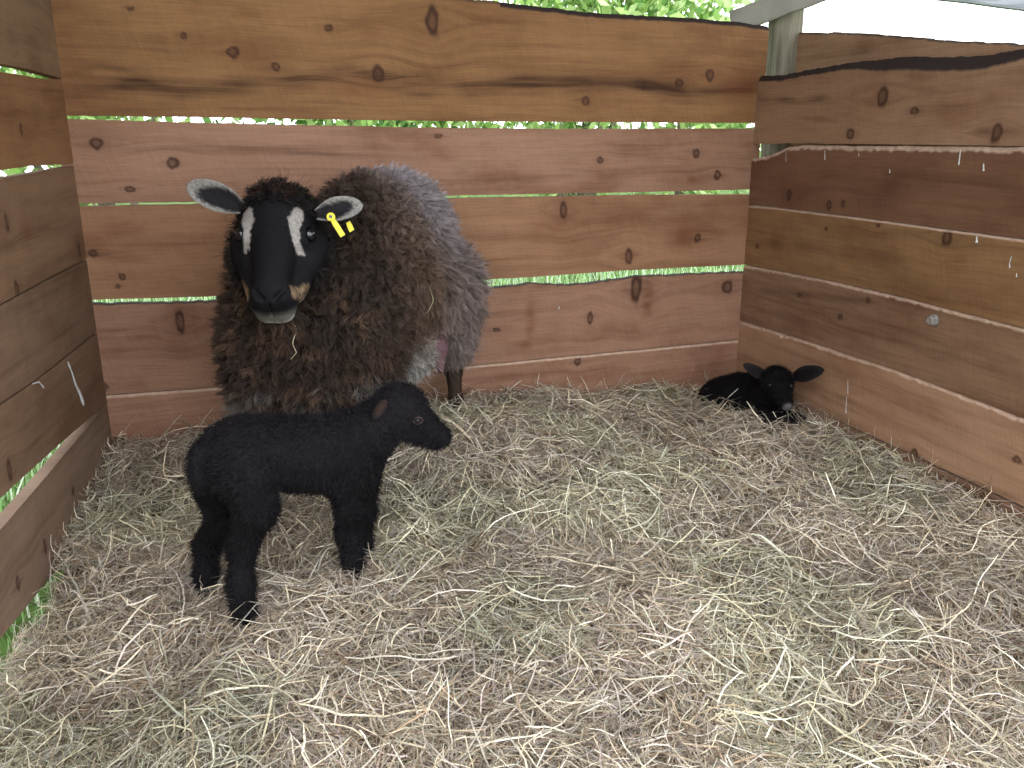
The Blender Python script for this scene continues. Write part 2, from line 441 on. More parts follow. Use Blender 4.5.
board(PR, wr, 0.002, UR, [(744, 264), (830, 280), (900, 296), (1024, 328)], [(750, 206), (768, 207), (860, 218), (950, 230), (1024, 239.5)], (0.228, 0.122, 0.056), lit_edge=.0045,
      knots=[(948, 238, 5, 8), (879, 223, 3, 3), (827, 229, 2, 2), (758, 246, 2, 2)], stains=[([(770, 240), (820, 247), (900, 262)], 5, .4)], rough_top=0.0004)
board(PR, wr, 0.002, UR, [(741, 320.5), (800, 338), (900, 371), (1024, 418)], [(744, 265), (830, 281), (900, 297), (1024, 329)], (0.225, 0.125, 0.075), lit_edge=.0065,
      knots=[(869, 300, 3, 3), (841, 317, 3, 3), (800, 295, 3, 2)], stains=[([(760, 290), (840, 298), (880, 303)], 4, .5)], rough_top=0.0004)
board(PR, wr, 0.002, UR, [(738, 371), (797, 400), (860, 430), (915, 455), (1024, 506)], [(741, 321.5), (800, 339), (900, 372), (1024, 419)], (0.350, 0.200, 0.120), lit_edge=.0075,
      knots=[(915, 454, 4, 5), (1018, 460, 4, 3)], stains=[([(900, 448), (960, 478), (1024, 500)], 3, .4)], rough_top=0.0028, bark=None)
board(PR, wr, 0.002, UR, 0.012, [(738, 373), (797, 402), (860, 432), (915, 457), (1024, 508.5)], (0.24, 0.14, 0.09), stains=[([(940, 478), (1000, 504)], 4, .8)])
board(PO, wr, -0.06, UR, 0.70, [(800, 33), (835, 32.5), (860, 33.5), (900, 36.5), (935, 40), (1024, 44)], (0.34, 0.20, 0.12), rough_top=0.0018, bark=lambda u: 0.004 + 0 * u, label='outer board on the far side of the post')

UL = 1.72
board(PL, wl, 0.002, UL, [(0, 64), (25, 68.5), (60, 78.5)], 1.165, (0.24, 0.145, 0.085), knots=[(52, 5, 6, 9)], stains=[([(30, 55), (52, 40), (60, 30)], 16, .3)])
board(PL, wl, 0.002, UL, [(0, 170), (30, 166), (62, 164)], [(0, 72), (40, 78.5), (60, 81)], (0.255, 0.128, 0.058), knots=[(20, 130, 3, 5)], stains=[([(10, 130), (60, 128)], 14, .3)])
board(PL, wl, 0.002, UL, [(0, 303), (50, 276), (80, 261)], [(0, 179), (30, 174), (62, 168)], (0.215, 0.122, 0.072), knots=[(5, 222, 4, 8), (15, 291, 5, 8), (78, 250, 3, 7)], reds=[(25, 235, 10, 20, .3)])
board(PL, wl, 0.002, UL, [(0, 402), (35, 379), (92, 334)], [(0, 305), (50, 278), (80, 263.5)], (0.215, 0.130, 0.085), stains=[([(0, 340), (60, 300)], 16, .35)])
board(PL, wl, 0.002, UL, [(0, 497), (50, 452), (90, 417), (99, 409)], [(0, 405), (35, 381), (92, 336.5)], (0.215, 0.128, 0.080), knots=[(8, 470, 5, 9)])
board(PL, wl, 0.002, UL, [(0, 638), (60, 565)], [(0, 529), (50, 471), (90, 423), (99, 412)], (0.245, 0.160, 0.112), knots=[(17, 583, 4, 7), (44, 546, 4, 6), (72, 490, 3, 4)])

# white runs and splashes on the boards
def run(pl, wall, pts, w, name='dropping_streak'):
    q = [pl.uv(*p) for p in pts]
    us = np.interp(np.linspace(0, 1, 12), np.linspace(0, 1, len(q)), [a for a, b in q]); zs = np.interp(np.linspace(0, 1, 12), np.linspace(0, 1, len(q)), [b for a, b in q])
    r = w * (0.45 + 0.55 * np.linspace(0, 1, 12) ** 2) * (0.8 + 0.4 * rng.random(12)); r[0] *= .4; r[-1] *= .5
    path = pl.xyz(us, zs, -0.0035)
    V, F = tube(path, r, 8)
    nn = np.array([pl.n[0], pl.n[1], 0]); c = path.mean(0)
    d = (V - c) @ nn; V = V - np.outer(d * 0.6, nn)
    return mesh(name, V, F, M_DROP, wall)
for q, w in (([(826, 150), (826, 160)], .0018), ([(962, 149), (961, 157), (960, 165)], .0024), ([(985, 163), (985, 171)], .0028), ([(891, 169), (891, 173)], .002), ([(978, 236), (978, 243)], .004),
             ([(1013, 256), (1011, 263), (1011, 268)], .0018), ([(1018, 273), (1018, 277)], .002), ([(849, 380), (849, 394)], .0014), ([(848, 396), (847, 409), (847, 413)], .0018), ([(860, 153), (860, 156)], .0015), ([(787, 148), (787, 162)], .001)):
    run(PR, wr, q, w)
run(PB, wb, [(559, 306), (558, 309)], .002)
for q, w in (([(66, 362), (70, 372), (74, 385), (79, 395), (82, 405)], .0065), ([(30, 384), (37, 382), (42, 388)], .003)):
    run(PL, wl, q, w)

# bolt head in the fourth board of the right wall
bu, bz = PR.uv(936, 320)
bc = PR.xyz(bu, bz, 0)
bn = -np.array([PR.n[0], PR.n[1], 0]); bt = np.array([PR.d[0], PR.d[1], 0]); bw_ = np.array([0, 0, 1.0])
def disc(c, n, a, b, r, h, k, rot=0, ch=0.0):
    V, F = [], []
    rings = [(0, r), (h - ch, r), (h, r - ch)] if ch else [(0, r), (h, r)]
    for hh, rr in rings:
        for i in range(k):
            t = 2 * math.pi * i / k + rot; V.append(c + n * hh + rr * (math.cos(t) * a + math.sin(t) * b))
    for j in range(len(rings) - 1):
        for i in range(k): F.append((j * k + i, j * k + (i + 1) % k, (j + 1) * k + (i + 1) % k, (j + 1) * k + i))
    F.append(tuple(range(k))[::-1]); F.append(tuple((len(rings) - 1) * k + i for i in range(k)))
    return np.array(V), F
bolt = tag(empty('coach_bolt', bc), 'silver hexagonal bolt head in the fourth board of the right wall', 'bolt')
mesh('washer', *disc(bc + bn * .0045, bn, bt, bw_, .0135, .002, 24), M_ZINC, bolt, False)
mesh('bolt_head', *disc(bc + bn * .0065, bn, bt, bw_, .0105, .012, 6, .3, .0015), M_ZINC, bolt, False)

# ------------------------------------------------------------------ round post, brace and roof timbers behind the corner
def timber(name, a, b, w, h, mat, parent=None, upv=(0, 0, 1), **kw):
    a, b = np.asarray(a, float), np.asarray(b, float); t = nrm(b - a); s = nrm(np.cross(t, upv)); u = np.cross(s, t)
    V = [];
    n = 14
    for i in range(n):
        c = a + (b - a) * i / (n - 1)
        for (p, q) in ((-1, -.85), (-.85, -1), (.85, -1), (1, -.85), (1, .85), (.85, 1), (-.85, 1), (-1, .85)):
            V.append(c + s * (p * w / 2 + .0015 * math.sin(i * 1.3)) + u * (q * h / 2 + .001 * math.cos(i * 2.1)))
    F = [tuple(range(8))[::-1], tuple((n - 1) * 8 + k for k in range(8))]
    for i in range(n - 1):
        for k in range(8): F.append((i * 8 + k, i * 8 + (k + 1) % 8, (i + 1) * 8 + (k + 1) % 8, (i + 1) * 8 + k))
    return mesh(name, np.array(V), F, mat, parent, False, None, a if parent is None else None)
pc = P(784.5, 40, 2.63)
zz = np.linspace(0, 1.32, 40)
pp = np.stack([pc[0] + 0.010 * (1.1 - zz), pc[1] + 0 * zz, zz], -1)
Vp, Fp = tube(pp, 0.0455 + 0.0015 * np.sin(zz * 7) + .001 * np.sin(zz * 23), 28)
post = mesh('timber_post', Vp, Fp, M_POST, None, True, None, (pc[0], pc[1], 0))
tag(post, 'grey weathered round timber post behind the back right corner', 'post')
M_BRACE = simple('pale_sawn_timber', (0.24, 0.22, 0.19), (0.36, 0.33, 0.29), 8, 0.85, 0.15, 0.2, 0.002)
br = timber('brace', P(732, 23, 2.64), P(862, -26, 2.43), 0.018, 0.062, M_BRACE, None)
tag(br, 'pale sloping timber brace rising behind the back wall beside the post', 'brace')
rf = tag(empty('roof', (0, 1.9, 1.4)), kind='structure')
timber('fascia_board', P(770, -36, 2.95), P(1200, 16, 2.95), 0.03, 0.09, M_ROOF, rf)
# sheet roof high over the pen, out of the picture but shading it
def roof_sheet():
    xs = np.linspace(-1.5, 1.25, 120); ys = np.array([0.80, 3.05]); V = []; 
    for th in (0, 0.004):
        for y in ys:
            for x in xs: V.append((x, y, 1.62 - (y - 1.05) * 0.13 + 0.010 * math.sin(x * 80) + th))
    n = len(xs); F = []
    for i in range(n - 1):
        F.append((i, i + 1, n + i + 1, n + i)); F.append((2 * n + i, 3 * n + i, 3 * n + i + 1, 2 * n + i + 1))
        F.append((i, 2 * n + i, 2 * n + i + 1, i + 1)); F.append((n + i, n + i + 1, 3 * n + i + 1, 3 * n + i))
    F.append((0, n, 3 * n, 2 * n)); F.append((n - 1, 3 * n - 1, 4 * n - 1, 2 * n - 1))
    return np.array(V), F
mesh('roof_sheet', *roof_sheet(), M_ROOF, rf)

# ------------------------------------------------------------------ hay surface
HC = np.array([(-.95, 1.9, .125), (-.6, 2.05, .15), (-.05, 2.25, .158), (.3, 2.4, .125), (.68, 2.5, .10), (.80, 2.2, .115), (.95, 1.8, .12), (1.02, 1.5, .115), (1.1, 1.1, .09),
               (-.86, 1.62, .105), (-.80, 1.42, .06), (-.76, 1.2, .035), (-.72, 1.0, .045), (-.6, .6, .07), (-.45, 1.2, .075), (-.25, 1.35, .09), (-.40, 1.68, .13), (-.05, 1.95, .175), (.15, 1.7, .135),
               (0, 1.3, .09), (0, .9, .08), (.4, 1.3, .09), (.6, 1.7, .105), (.4, 2.0, .115), (.55, .9, .07), (.0, .5, .06), (.8, .6, .06), (-.65, 1.5, .10)])
def hay_z(x, y):
    x = np.asarray(x, float); y = np.asarray(y, float)
    d2 = (x[..., None] - HC[:, 0]) ** 2 + (y[..., None] - HC[:, 1]) ** 2
    w = np.exp(-d2 / (2 * .13 ** 2)) + 1e-5 / (d2 + .01)
    z = (w * HC[:, 2]).sum(-1) / w.sum(-1)
    p = np.stack([x * 7, y * 7, 0 * x], -1)
    return z + 0.014 * fbm(p, 40, 3) + 0.011 * fbm(p * 3.1, 44, 2)
gx = np.linspace(-1.05, 1.3, 180); gy = np.linspace(0.35, 2.62, 180)
GX, GY = np.meshgrid(gx, gy, indexing='ij')
ddR = (GX - PR.A[0]) * PR.n[0] + (GY - PR.A[1]) * PR.n[1]; ddL = (GX - PL.A[0]) * PL.n[0] + (GY - PL.A[1]) * PL.n[1]; ddB = (GX - PB.A[0]) * PB.n[0] + (GY - PB.A[1]) * PB.n[1]
inside = np.minimum(np.minimum(-ddR, -ddL), -ddB)
# squeeze the border back to the walls
for n_, dd in ((PR.n, ddR), (PL.n, ddL), (PB.n, ddB)):
    e = np.maximum(dd + 0.006, 0); GX = GX - n_[0] * e; GY = GY - n_[1] * e
    if n_ is PR.n: ddL = (GX - PL.A[0]) * PL.n[0] + (GY - PL.A[1]) * PL.n[1]; ddB = (GX - PB.A[0]) * PB.n[0] + (GY - PB.A[1]) * PB.n[1]
    if n_ is PL.n: ddB = (GX - PB.A[0]) * PB.n[0] + (GY - PB.A[1]) * PB.n[1]
GZ = hay_z(GX, GY) - 0.046 + 0.008 * fbm(np.stack([GX * 40, GY * 40, GX * 0], -1), 9, 2)
i_ = np.arange(180 * 180).reshape(180, 180)
q_ = np.stack([i_[:-1, :-1], i_[1:, :-1], i_[1:, 1:], i_[:-1, 1:]], -1).reshape(-1, 4)
hay = mesh('hay_bedding', np.stack([GX, GY, GZ], -1).reshape(-1, 3), q_, M_HAYBASE)
tag(hay, 'thick layer of loose dry hay covering the floor of the pen', 'hay', None, 'stuff')

PAL = np.array([(.74, .66, .47), (.58, .50, .36), (.66, .62, .52), (.45, .35, .24), (.34, .25, .16), (.52, .52, .38), (.54, .46, .42), (.24, .165, .11), (.90, .85, .68), (.62, .52, .47)])
PW = np.array([.16, .17, .12, .14, .10, .09, .10, .05, .05, .06]); PW = PW / PW.sum()
def straws(n, region, lmin, lmax, wmin, wmax, lift, tilt=0.22, pal=PAL, pw=PW, S=7, curl=1.0):
    x, y = region(n)
    n = len(x)
    ln = lmin + (lmax - lmin) * rng.random(n) ** 1.8
    th = 2 * math.pi * vnoise(np.stack([x * 4, y * 4, 0 * x], -1), 21) * 2.2 + rng.normal(0, 1.7, n)
    ph = rng.normal(0, tilt, n)
    k = rng.normal(0, 1.0, (n,)) * curl; kk = rng.integers(1, S - 1, n); kink = rng.normal(0, 1.3, n) * (rng.random(n) < .4)
    pts = np.zeros((n, S, 3)); p = np.stack([x, y, hay_z(x, y) + lift(n)], -1)
    st = ln / (S - 1)
    hz0 = hay_z(x, y)
    for i in range(S):
        pts[:, i] = p
        th = th + k / (S - 1) * 1.3 + rng.normal(0, .12, n) + np.where(kk == i, kink, 0)
        ph = ph * .86 + rng.normal(0, .13, n)
        p = p + (np.stack([np.cos(th) * np.cos(ph), np.sin(th) * np.cos(ph), np.sin(ph)], -1)) * st[:, None]
    pts -= (pts[:, S // 2] - pts[:, 0])[:, None] * np.array([1, 1, 0.6])
    # follow the swell of the mound, and stay inside the walls
    for pl in (PB, PR, PL):
        d = (pts[..., 0] - pl.A[0]) * pl.n[0] + (pts[..., 1] - pl.A[1]) * pl.n[1]
        e = np.maximum(d + 0.004, 0)
        pts[..., 0] -= pl.n[0] * e; pts[..., 1] -= pl.n[1] * e; pts[..., 2] += e * .4
    pts[..., 2] += (hay_z(pts[..., 0], pts[..., 1]) - hz0[:, None]) * .9
    w = (wmin + (wmax - wmin) * rng.random(n) ** 2)[:, None] * np.array([.7] + [1.0] * (S - 2) + [.35]) * .5
    ref = nrm(np.stack([rng.normal(0, .6, n), rng.normal(0, .6, n), np.ones(n)], -1))
    c = pal[rng.choice(len(pal), n, p=pw)] * (0.38 + .86 * rng.random(n) ** 1.2)[:, None]
    patch = vnoise(np.stack([x * 6, y * 6, 0 * x + 3], -1), 77)
    c = c * (0.86 + .32 * patch)[:, None] * np.where(vnoise(np.stack([x * 5, y * 5, 0 * x], -1), 5)[:, None] > .6, np.array([.99, 1.0, .97]), np.array([1.03, .98, 1.0]))
    return pts, w, ref, c
def pen_region(y0, y1):
    def f(n):
        x = rng.uniform(-1.0, 1.15, n * 2); y = rng.uniform(y0, y1, n * 2)
        ok = (np.abs(x) < .66 * y + .12)
        for pl in (PB, PR, PL): ok &= ((x - pl.A[0]) * pl.n[0] + (y - pl.A[1]) * pl.n[1]) < -0.004
        ga, gb = PZ(66, 588, .06), PZ(-20, 672, .04); ok &= ~((y < ga[1] + .06) & (x < ga[0] + (y - ga[1]) * (gb[0] - ga[0]) / (gb[1] - ga[1]) + .02 * np.sin(y * 40)))
        return x[ok][:n], y[ok][:n]
    return f
def lf(a, b, e=1.0): return lambda n: a + (b - a) * rng.random(n) ** e
sets = [straws(24000, pen_region(.72, 2.6), .03, .12, .0010, .0024, lf(-.052, -.016), .22),
        straws(50000, pen_region(.72, 2.6), .025, .12, .0007, .0019, lf(-.026, .006), .3, curl=1.3),
        straws(34000, pen_region(.72, 1.6), .02, .10, .0005, .0012, lf(-.020, .010), .35, curl=1.7),
        straws(14000, pen_region(.72, 2.6), .05, .17, .0010, .0026, lf(-.008, .012, 1.4), .28)]
sets[3] = (*sets[3][:3], sets[3][3] * 1.22)
sets[0] = (*sets[0][:3], sets[0][3] * .8)  # deepest stems darkened, shade between the stems put into their colour
light = PAL[[0, 8, 2, 8, 0]] * 1.12; lp = np.ones(5) / 5
sets += [straws(5200, pen_region(.72, 2.5), .05, .20, .0010, .0029, lf(.000, .016), .26, light, lp, curl=.7)]
sets += [straws(2400, pen_region(1.4, 2.6), .05, .13, .0010, .0022, lf(.0, .02), .75, light, lp)]
for k, s in enumerate(sets):
    o = ribbons('straw', s[0], s[1], s[2], s[3], M_STRAW, hay); o['kind'] = 'stuff'

# ------------------------------------------------------------------ outside: turf, grass, hedge
gxy = [(-8, -4), (8, -4), (8, 9), (-8, 9)]
gn = 60
X, Y = np.meshgrid(np.linspace(-9, 9, gn), np.linspace(-5, 10, gn), indexing='ij')
Zg = 0.02 * fbm(np.stack([X, Y, 0 * X], -1), 3, 2) - 0.012 + 0.05 * np.maximum(Y - 3.2, 0)
i_ = np.arange(gn * gn).reshape(gn, gn)
gr = mesh('ground', np.stack([X, Y, Zg], -1).reshape(-1, 3), np.stack([i_[:-1, :-1], i_[1:, :-1], i_[1:, 1:], i_[:-1, 1:]], -1).reshape(-1, 4), M_EARTH)
gr['kind'] = 'structure'
def blades(n, xs, ys, hmin, hmax, wmax, ok=None):
    x = rng.uniform(*xs, n); y = rng.uniform(*ys, n)
    if ok is not None:
        m = ok(x, y); x, y = x[m], y[m]
    n = len(x); z0 = -.01 + 0.05 * np.maximum(y - 3.2, 0)
    h = hmin + (hmax - hmin) * rng.random(n); a = rng.random(n) * 6.28; ln = rng.random(n) * .7
    t = np.linspace(0, 1, 5)[None, :, None]
    d = np.stack([np.cos(a), np.sin(a), 0 * a], -1)
    pts = np.stack([x, y, z0], -1)[:, None] + np.array([0, 0, 1.0]) * (h[:, None, None] * t * (1 - .25 * t * ln[:, None, None])) + d[:, None] * (h * ln)[:, None, None] * t ** 2
    w = (wmax * (.5 + .5 * rng.random(n)))[:, None] * np.array([1, 1, .9, .6, .1]) * .5
    c = np.array([(.34, .52, .20), (.50, .66, .36), (.20, .36, .12), (.80, .84, .72)])[rng.integers(0, 4, n)] * (.7 + .6 * rng.random(n))[:, None]
    return pts, w, nrm(np.stack([-np.sin(a), np.cos(a), .3 + 0 * a], -1)) * 0 + d + np.array([0, 0, .5]), c
def outside_back(x, y): return ((x - PB.A[0]) * PB.n[0] + (y - PB.A[1]) * PB.n[1]) > .05
def outside_left(x, y): return ((x - PL.A[0]) * PL.n[0] + (y - PL.A[1]) * PL.n[1]) > .03
g1 = blades(16000, (-2.0, 2.0), (1.9, 4.8), .05, .16, .007, outside_back)
g2 = blades(9000, (-2.4, -.6), (.5, 3.4), .05, .15, .006, outside_left)
g3 = blades(900, (-.86, -.6), (.9, 1.42), .02, .06, .004, lambda x, y: (~outside_left(x, y)) & (x < -.74 + (1.42 - y) * .35))
gg = [np.concatenate([a, b, c]) for a, b, c in zip(g1, g2, g3)]
go = ribbons('grass', gg[0], gg[1], gg[2], gg[3], M_GRASS, None)
tag(go, 'bright green grass growing outside and under the board walls', 'grass', None, 'stuff')

def leaves(n, cen, rad, seed):
    r = np.random.default_rng(seed)
    d = nrm(r.normal(0, 1, (n, 3))); p = cen + d * rad * (r.random(n) ** .45)[:, None]
    p = p[p[:, 2] > .1]; n = len(p)
    s = r.uniform(.03, .065, n); a = nrm(r.normal(0, 1, (n, 3))); b = nrm(np.cross(a, r.normal(0, 1, (n, 3))))
    V = np.stack([p - a * s[:, None], p + b * s[:, None] * .42, p + a * s[:, None], p - b * s[:, None] * .42], 1).reshape(-1, 3)
    F = np.arange(n * 4).reshape(n, 4)
    c = np.array([(.28, .44, .12), (.42, .58, .20), (.58, .70, .34), (.14, .28, .07)])[r.integers(0, 4, n)] * r.uniform(.7, 1.3, n)[:, None]
    return V, F, np.repeat(c, 4, 0)
def shrub(x, y, h, w, n, seed, label):
    base = empty('hedge_bush', (x, y, .05 * max(y - 3.2, 0)))
    tag(base, label, 'bush', 'leafy bushes in the field beyond the pen')
    r = np.random.default_rng(seed); parts = []; Vs, Fs, Cs, o = [], [], [], 0
    for k in range(9):
        c = np.array([x + r.uniform(-w, w) * .6, y + r.uniform(-.5, .5), r.uniform(.25, .85) * h])
        V, F, C = leaves(n // 9, c, np.array([w * .5, .5, h * .3]), seed * 50 + k)
        Vs.append(V); Fs.append(F + o); Cs.append(C); o += len(V)
        st = np.array([x, y, 0.0]); parts.append(tube([st, (st + c) / 2 + r.normal(0, .05, 3), c], [.03, .02, .006], 7))
    f = mesh('foliage', np.concatenate(Vs), np.concatenate(Fs), M_LEAF, base, False, {'col': np.concatenate(Cs)}); f['kind'] = 'stuff'
    V, F = join(parts); mesh('stem', V, F, M_POST, base)
BL = 'green leafy bush in the field, seen over and between the boards of the pen'
for x, y, h, w, n, s in ((-4.2, 4.6, 2.2, 1.2, 4500, 1), (-2.6, 5.6, 2.0, 1.2, 4500, 2), (-.9, 6.0, 1.75, 1.1, 4500, 3), (.45, 6.1, 2.3, .8, 5500, 4), (1.3, 6.4, 2.2, .6, 3000, 5), (-3.9, 2.4, 1.1, .8, 2500, 6)):
    shrub(x, y, h, w, n, s, BL)
#ANIMALS
# ------------------------------------------------------------------ animals: one continuous surface grown from blended tapered forms
class Grid:
    def __init__(s, xs, ys, zs):
        s.ax = (xs, ys, zs)
        s.P = np.stack(np.meshgrid(xs, ys, zs, indexing='ij'), -1).astype(np.float32)
        s.f = np.full(s.P.shape[:3], 9.0, np.float32)
    def box(s, lo, hi):
        sl = []
        for a, l, h in zip(s.ax, lo, hi):
            i = max(0, np.searchsorted(a, l) - 1); j = min(len(a), np.searchsorted(a, h) + 1)
            sl.append(slice(i, max(j, i + 1)))
        return tuple(sl)
    def add(s, d, sl, k):
        a = s.f[sl]
        h = np.clip(0.5 + 0.5 * (a - d) / k, 0, 1)
        s.f[sl] = np.where(a > 8, d, a * (1 - h) + d * h - k * h * (1 - h))
    def cut(s, d, sl, k):
        a = s.f[sl]
        h = np.clip(0.5 - 0.5 * (a + d) / k, 0, 1)
        s.f[sl] = a * (1 - h) - d * h + k * h * (1 - h)
    def cone(s, a, b, ra, rb, k=0.02, cut=False):
        a = np.asarray(a, np.float32); b = np.asarray(b, np.float32)
        m = max(ra, rb) + k * 3 + .03
        sl = s.box(np.minimum(a, b) - m, np.maximum(a, b) + m); p = s.P[sl]
        ba = b - a; l2 = float(ba @ ba) + 1e-9
        t = np.clip(((p - a) @ ba) / l2, 0, 1)
        d = np.sqrt(((p - a - t[..., None] * ba) ** 2).sum(-1)) - (ra + (rb - ra) * t)
        (s.cut if cut else s.add)(d.astype(np.float32), sl, k)
    def chain(s, pts, rs, k=0.015):
        for i in range(len(pts) - 1): s.cone(pts[i], pts[i + 1], rs[i], rs[i + 1], k)
    def ell(s, c, r, frame=None, k=0.02, cut=False):
        c = np.asarray(c, np.float32); r = np.asarray(r, np.float32) * np.ones(3, np.float32)
        m = r.max() + k * 3 + .03
        sl = s.box(c - m, c + m); p = s.P[sl] - c
        if frame is not None: p = p @ np.asarray(frame, np.float32).T
        q = np.sqrt(((p / r) ** 2).sum(-1)) + 1e-6; g = np.sqrt(((p / r ** 2) ** 2).sum(-1)) + 1e-6
        d = q * (q - 1) / g
        (s.cut if cut else s.add)(d.astype(np.float32), sl, k)
    def surface(s):
        """surface nets"""
        f = s.f; ax = s.ax; n = np.array(f.shape)
        ins = f < 0
        c = n - 1
        cnt = np.zeros(c, np.int32); acc = np.zeros((*c, 3), np.float32)
        def sl(o, ext): return tuple(slice(o[d], o[d] + ext[d]) for d in range(3))
        full = [np.asarray(a, np.float32) for a in ax]
        for d in range(3):
            e = n.copy(); e[d] -= 1
            o1 = [0, 0, 0]; o1[d] = 1
            A = f[sl((0, 0, 0), e)]; B = f[sl(o1, e)]
            m = (A < 0) != (B < 0)
            ii = np.argwhere(m); a = A[m]; b = B[m]; t = a / (a - b)
            pos = np.stack([full[q][ii[:, q]] for q in range(3)], -1)
            pos[:, d] += t * (full[d][ii[:, d] + 1] - full[d][ii[:, d]])
            u, v = [q for q in range(3) if q != d]
            for du in (0, 1):
                for dv in (0, 1):
                    jj = ii.copy(); jj[:, u] -= du; jj[:, v] -= dv
                    ok = (jj >= 0).all(1) & (jj < c).all(1)
                    np.add.at(cnt, tuple(jj[ok].T), 1); np.add.at(acc, tuple(jj[ok].T), pos[ok])
            if d == 0: edges = []
            edges.append((d, u, v, ii, a < 0))
        act = cnt > 0
        idx = -np.ones(c, np.int64); idx[act] = np.arange(act.sum())
        V = acc[act] / cnt[act][:, None]
        F = []
        for d, u, v, ii, neg in edges:
            ok = (ii[:, u] > 0) & (ii[:, v] > 0) & (ii[:, u] < c[u]) & (ii[:, v] < c[v]); ii = ii[ok]; ng = neg[ok]
            q = []
            for du, dv in ((1, 1), (0, 1), (0, 0), (1, 0)):
                jj = ii.copy(); jj[:, u] -= du; jj[:, v] -= dv; q.append(idx[tuple(jj.T)])
            q = np.stack(q, -1)
            flip = ng if d != 1 else ~ng
            q[~flip] = q[~flip][:, ::-1]
            F.append(q)
        return V, np.concatenate(F)

def vnormals(V, F):
    n = np.cross(V[F[:, 2]] - V[F[:, 0]], V[F[:, 3]] - V[F[:, 1]])
    N = np.zeros_like(V)
    for k in range(4): np.add.at(N, F[:, k], n)
    return nrm(N)
def relax(V, F, it=2, w=.5):
    for _ in range(it):
        s = np.zeros_like(V); c = np.zeros(len(V))
        for a, b in ((0, 1), (1, 2), (2, 3), (3, 0)):
            np.add.at(s, F[:, a], V[F[:, b]]); np.add.at(s, F[:, b], V[F[:, a]]); np.add.at(c, F[:, a], 1); np.add.at(c, F[:, b], 1)
        V = V * (1 - w) + w * s / np.maximum(c, 1)[:, None]
    return V
def scatter(V, F, N, n, weight=None):
    a = np.linalg.norm(np.cross(V[F[:, 2]] - V[F[:, 0]], V[F[:, 3]] - V[F[:, 1]]), axis=1)
    if weight is not None: a = a * weight[F].mean(1)
    f = rng.choice(len(F), n, p=a / a.sum()); s = rng.random((n, 1)); t = rng.random((n, 1))
    q = F[f]
    w = [(1 - s) * (1 - t), s * (1 - t), s * t, (1 - s) * t]
    return sum(w[k] * V[q[:, k]] for k in range(4)), nrm(sum(w[k] * N[q[:, k]] for k in range(4)))
def hairs(p, n, flow, ln, curl, S=5, lay=.6, fuzz=.25):
    """p roots, n normals, flow (N,3) lie of the hair, ln lengths"""
    m = len(p)
    fl = flow - n * (flow * n).sum(1, keepdims=True); fl = nrm(fl)
    d = nrm(n * (1 - lay) + fl * lay + rng.normal(0, fuzz, (m, 3)))
    a = nrm(np.cross(d, n + 1e-3)); b = np.cross(d, a)
    ph = rng.random(m) * 6.28; fr = rng.uniform(2.5, 5.5, m)
    t = np.linspace(0, 1, S)
    pts = p[:, None] + d[:, None] * (ln[:, None, None] * t[None, :, None])
    r = (curl * ln)[:, None] * t[None] ** .7
    an = ph[:, None] + fr[:, None] * t[None]
    pts = pts + a[:, None] * ((np.cos(an) - np.cos(ph)[:, None]) * r)[..., None] + b[:, None] * ((np.sin(an) - np.sin(ph)[:, None]) * r)[..., None]
    pts = pts - np.array([0, 0, 1.0]) * (ln[:, None] * t[None] ** 2 * .12)[..., None]
    return pts

def leaf_ear(root, tip, normal, width, cup, pale, dark, name, parent, rim=.26, th=.004, inner=None, nu=22, nv=15, blunt=.72):
    """a cupped ear: thick leaf with a dark hollow and paler rim"""
    root = np.asarray(root, float); tip = np.asarray(tip, float)
    ax = tip - root; ln = np.linalg.norm(ax); ax = ax / ln
    nn = nrm(normal - ax * np.dot(normal, ax)); sd = np.cross(ax, nn)
    V, C = [], []
    for side in (1, -1):
        for i in range(nu):
            t = i / (nu - 1)
            w = width * (0.42 + 0.58 * math.sin(min(t / .5, 1) * math.pi / 2)) * (max(0, 1 - ((t - blunt) / (1 - blunt)) ** 2) ** .5 if t > blunt else 1)
            w = max(w, .0015)
            for j in range(nv):
                s = -1 + 2 * j / (nv - 1)
                c = cup * (s * s) * (1 - .55 * t) * (w / width)
                thk = th * (1 - abs(s) ** 3 * .8) * (1 - .5 * t)
                V.append(root + ax * ln * t + sd * w * s + nn * (c - cup * .35 + (thk if side > 0 else -thk) * .5 - .10 * ln * t * t))
                e = math.hypot(s, max(0, (t - .40) / .60), max(0, (.16 - t) * 2)) + .16 * (rng.random() - .5) + .10 * math.sin(9 * t + 3 * s)
                k = float(sstep(1 - rim * 1.7, 1 - rim * .3, e)) if side > 0 else 1.0
                k *= .75 + .5 * rng.random()
                C.append(np.array(dark) * (1 - min(k, 1)) + np.array(pale) * min(k, 1) if side > 0 else np.array(inner if inner is not None else dark))
    F = []
    m = nu * nv
    for i in range(nu - 1):
        for j in range(nv - 1):
            a = i * nv + j
            F.append((a, a + 1, a + nv + 1, a + nv)); F.append((m + a, m + a + nv, m + a + nv + 1, m + a + 1))
        F.append((i * nv, (i + 1) * nv, m + (i + 1) * nv, m + i * nv)); F.append((i * nv + nv - 1, m + i * nv + nv - 1, m + (i + 1) * nv + nv - 1, (i + 1) * nv + nv - 1))
    for j in range(nv - 1):
        F.append(((nu - 1) * nv + j, (nu - 1) * nv + j + 1, m + (nu - 1) * nv + j + 1, m + (nu - 1) * nv + j)); F.append((j, m + j, m + j + 1, j + 1))
    return mesh(name, np.array(V), F, M_SKIN, parent, True, {'col': np.array(C)})
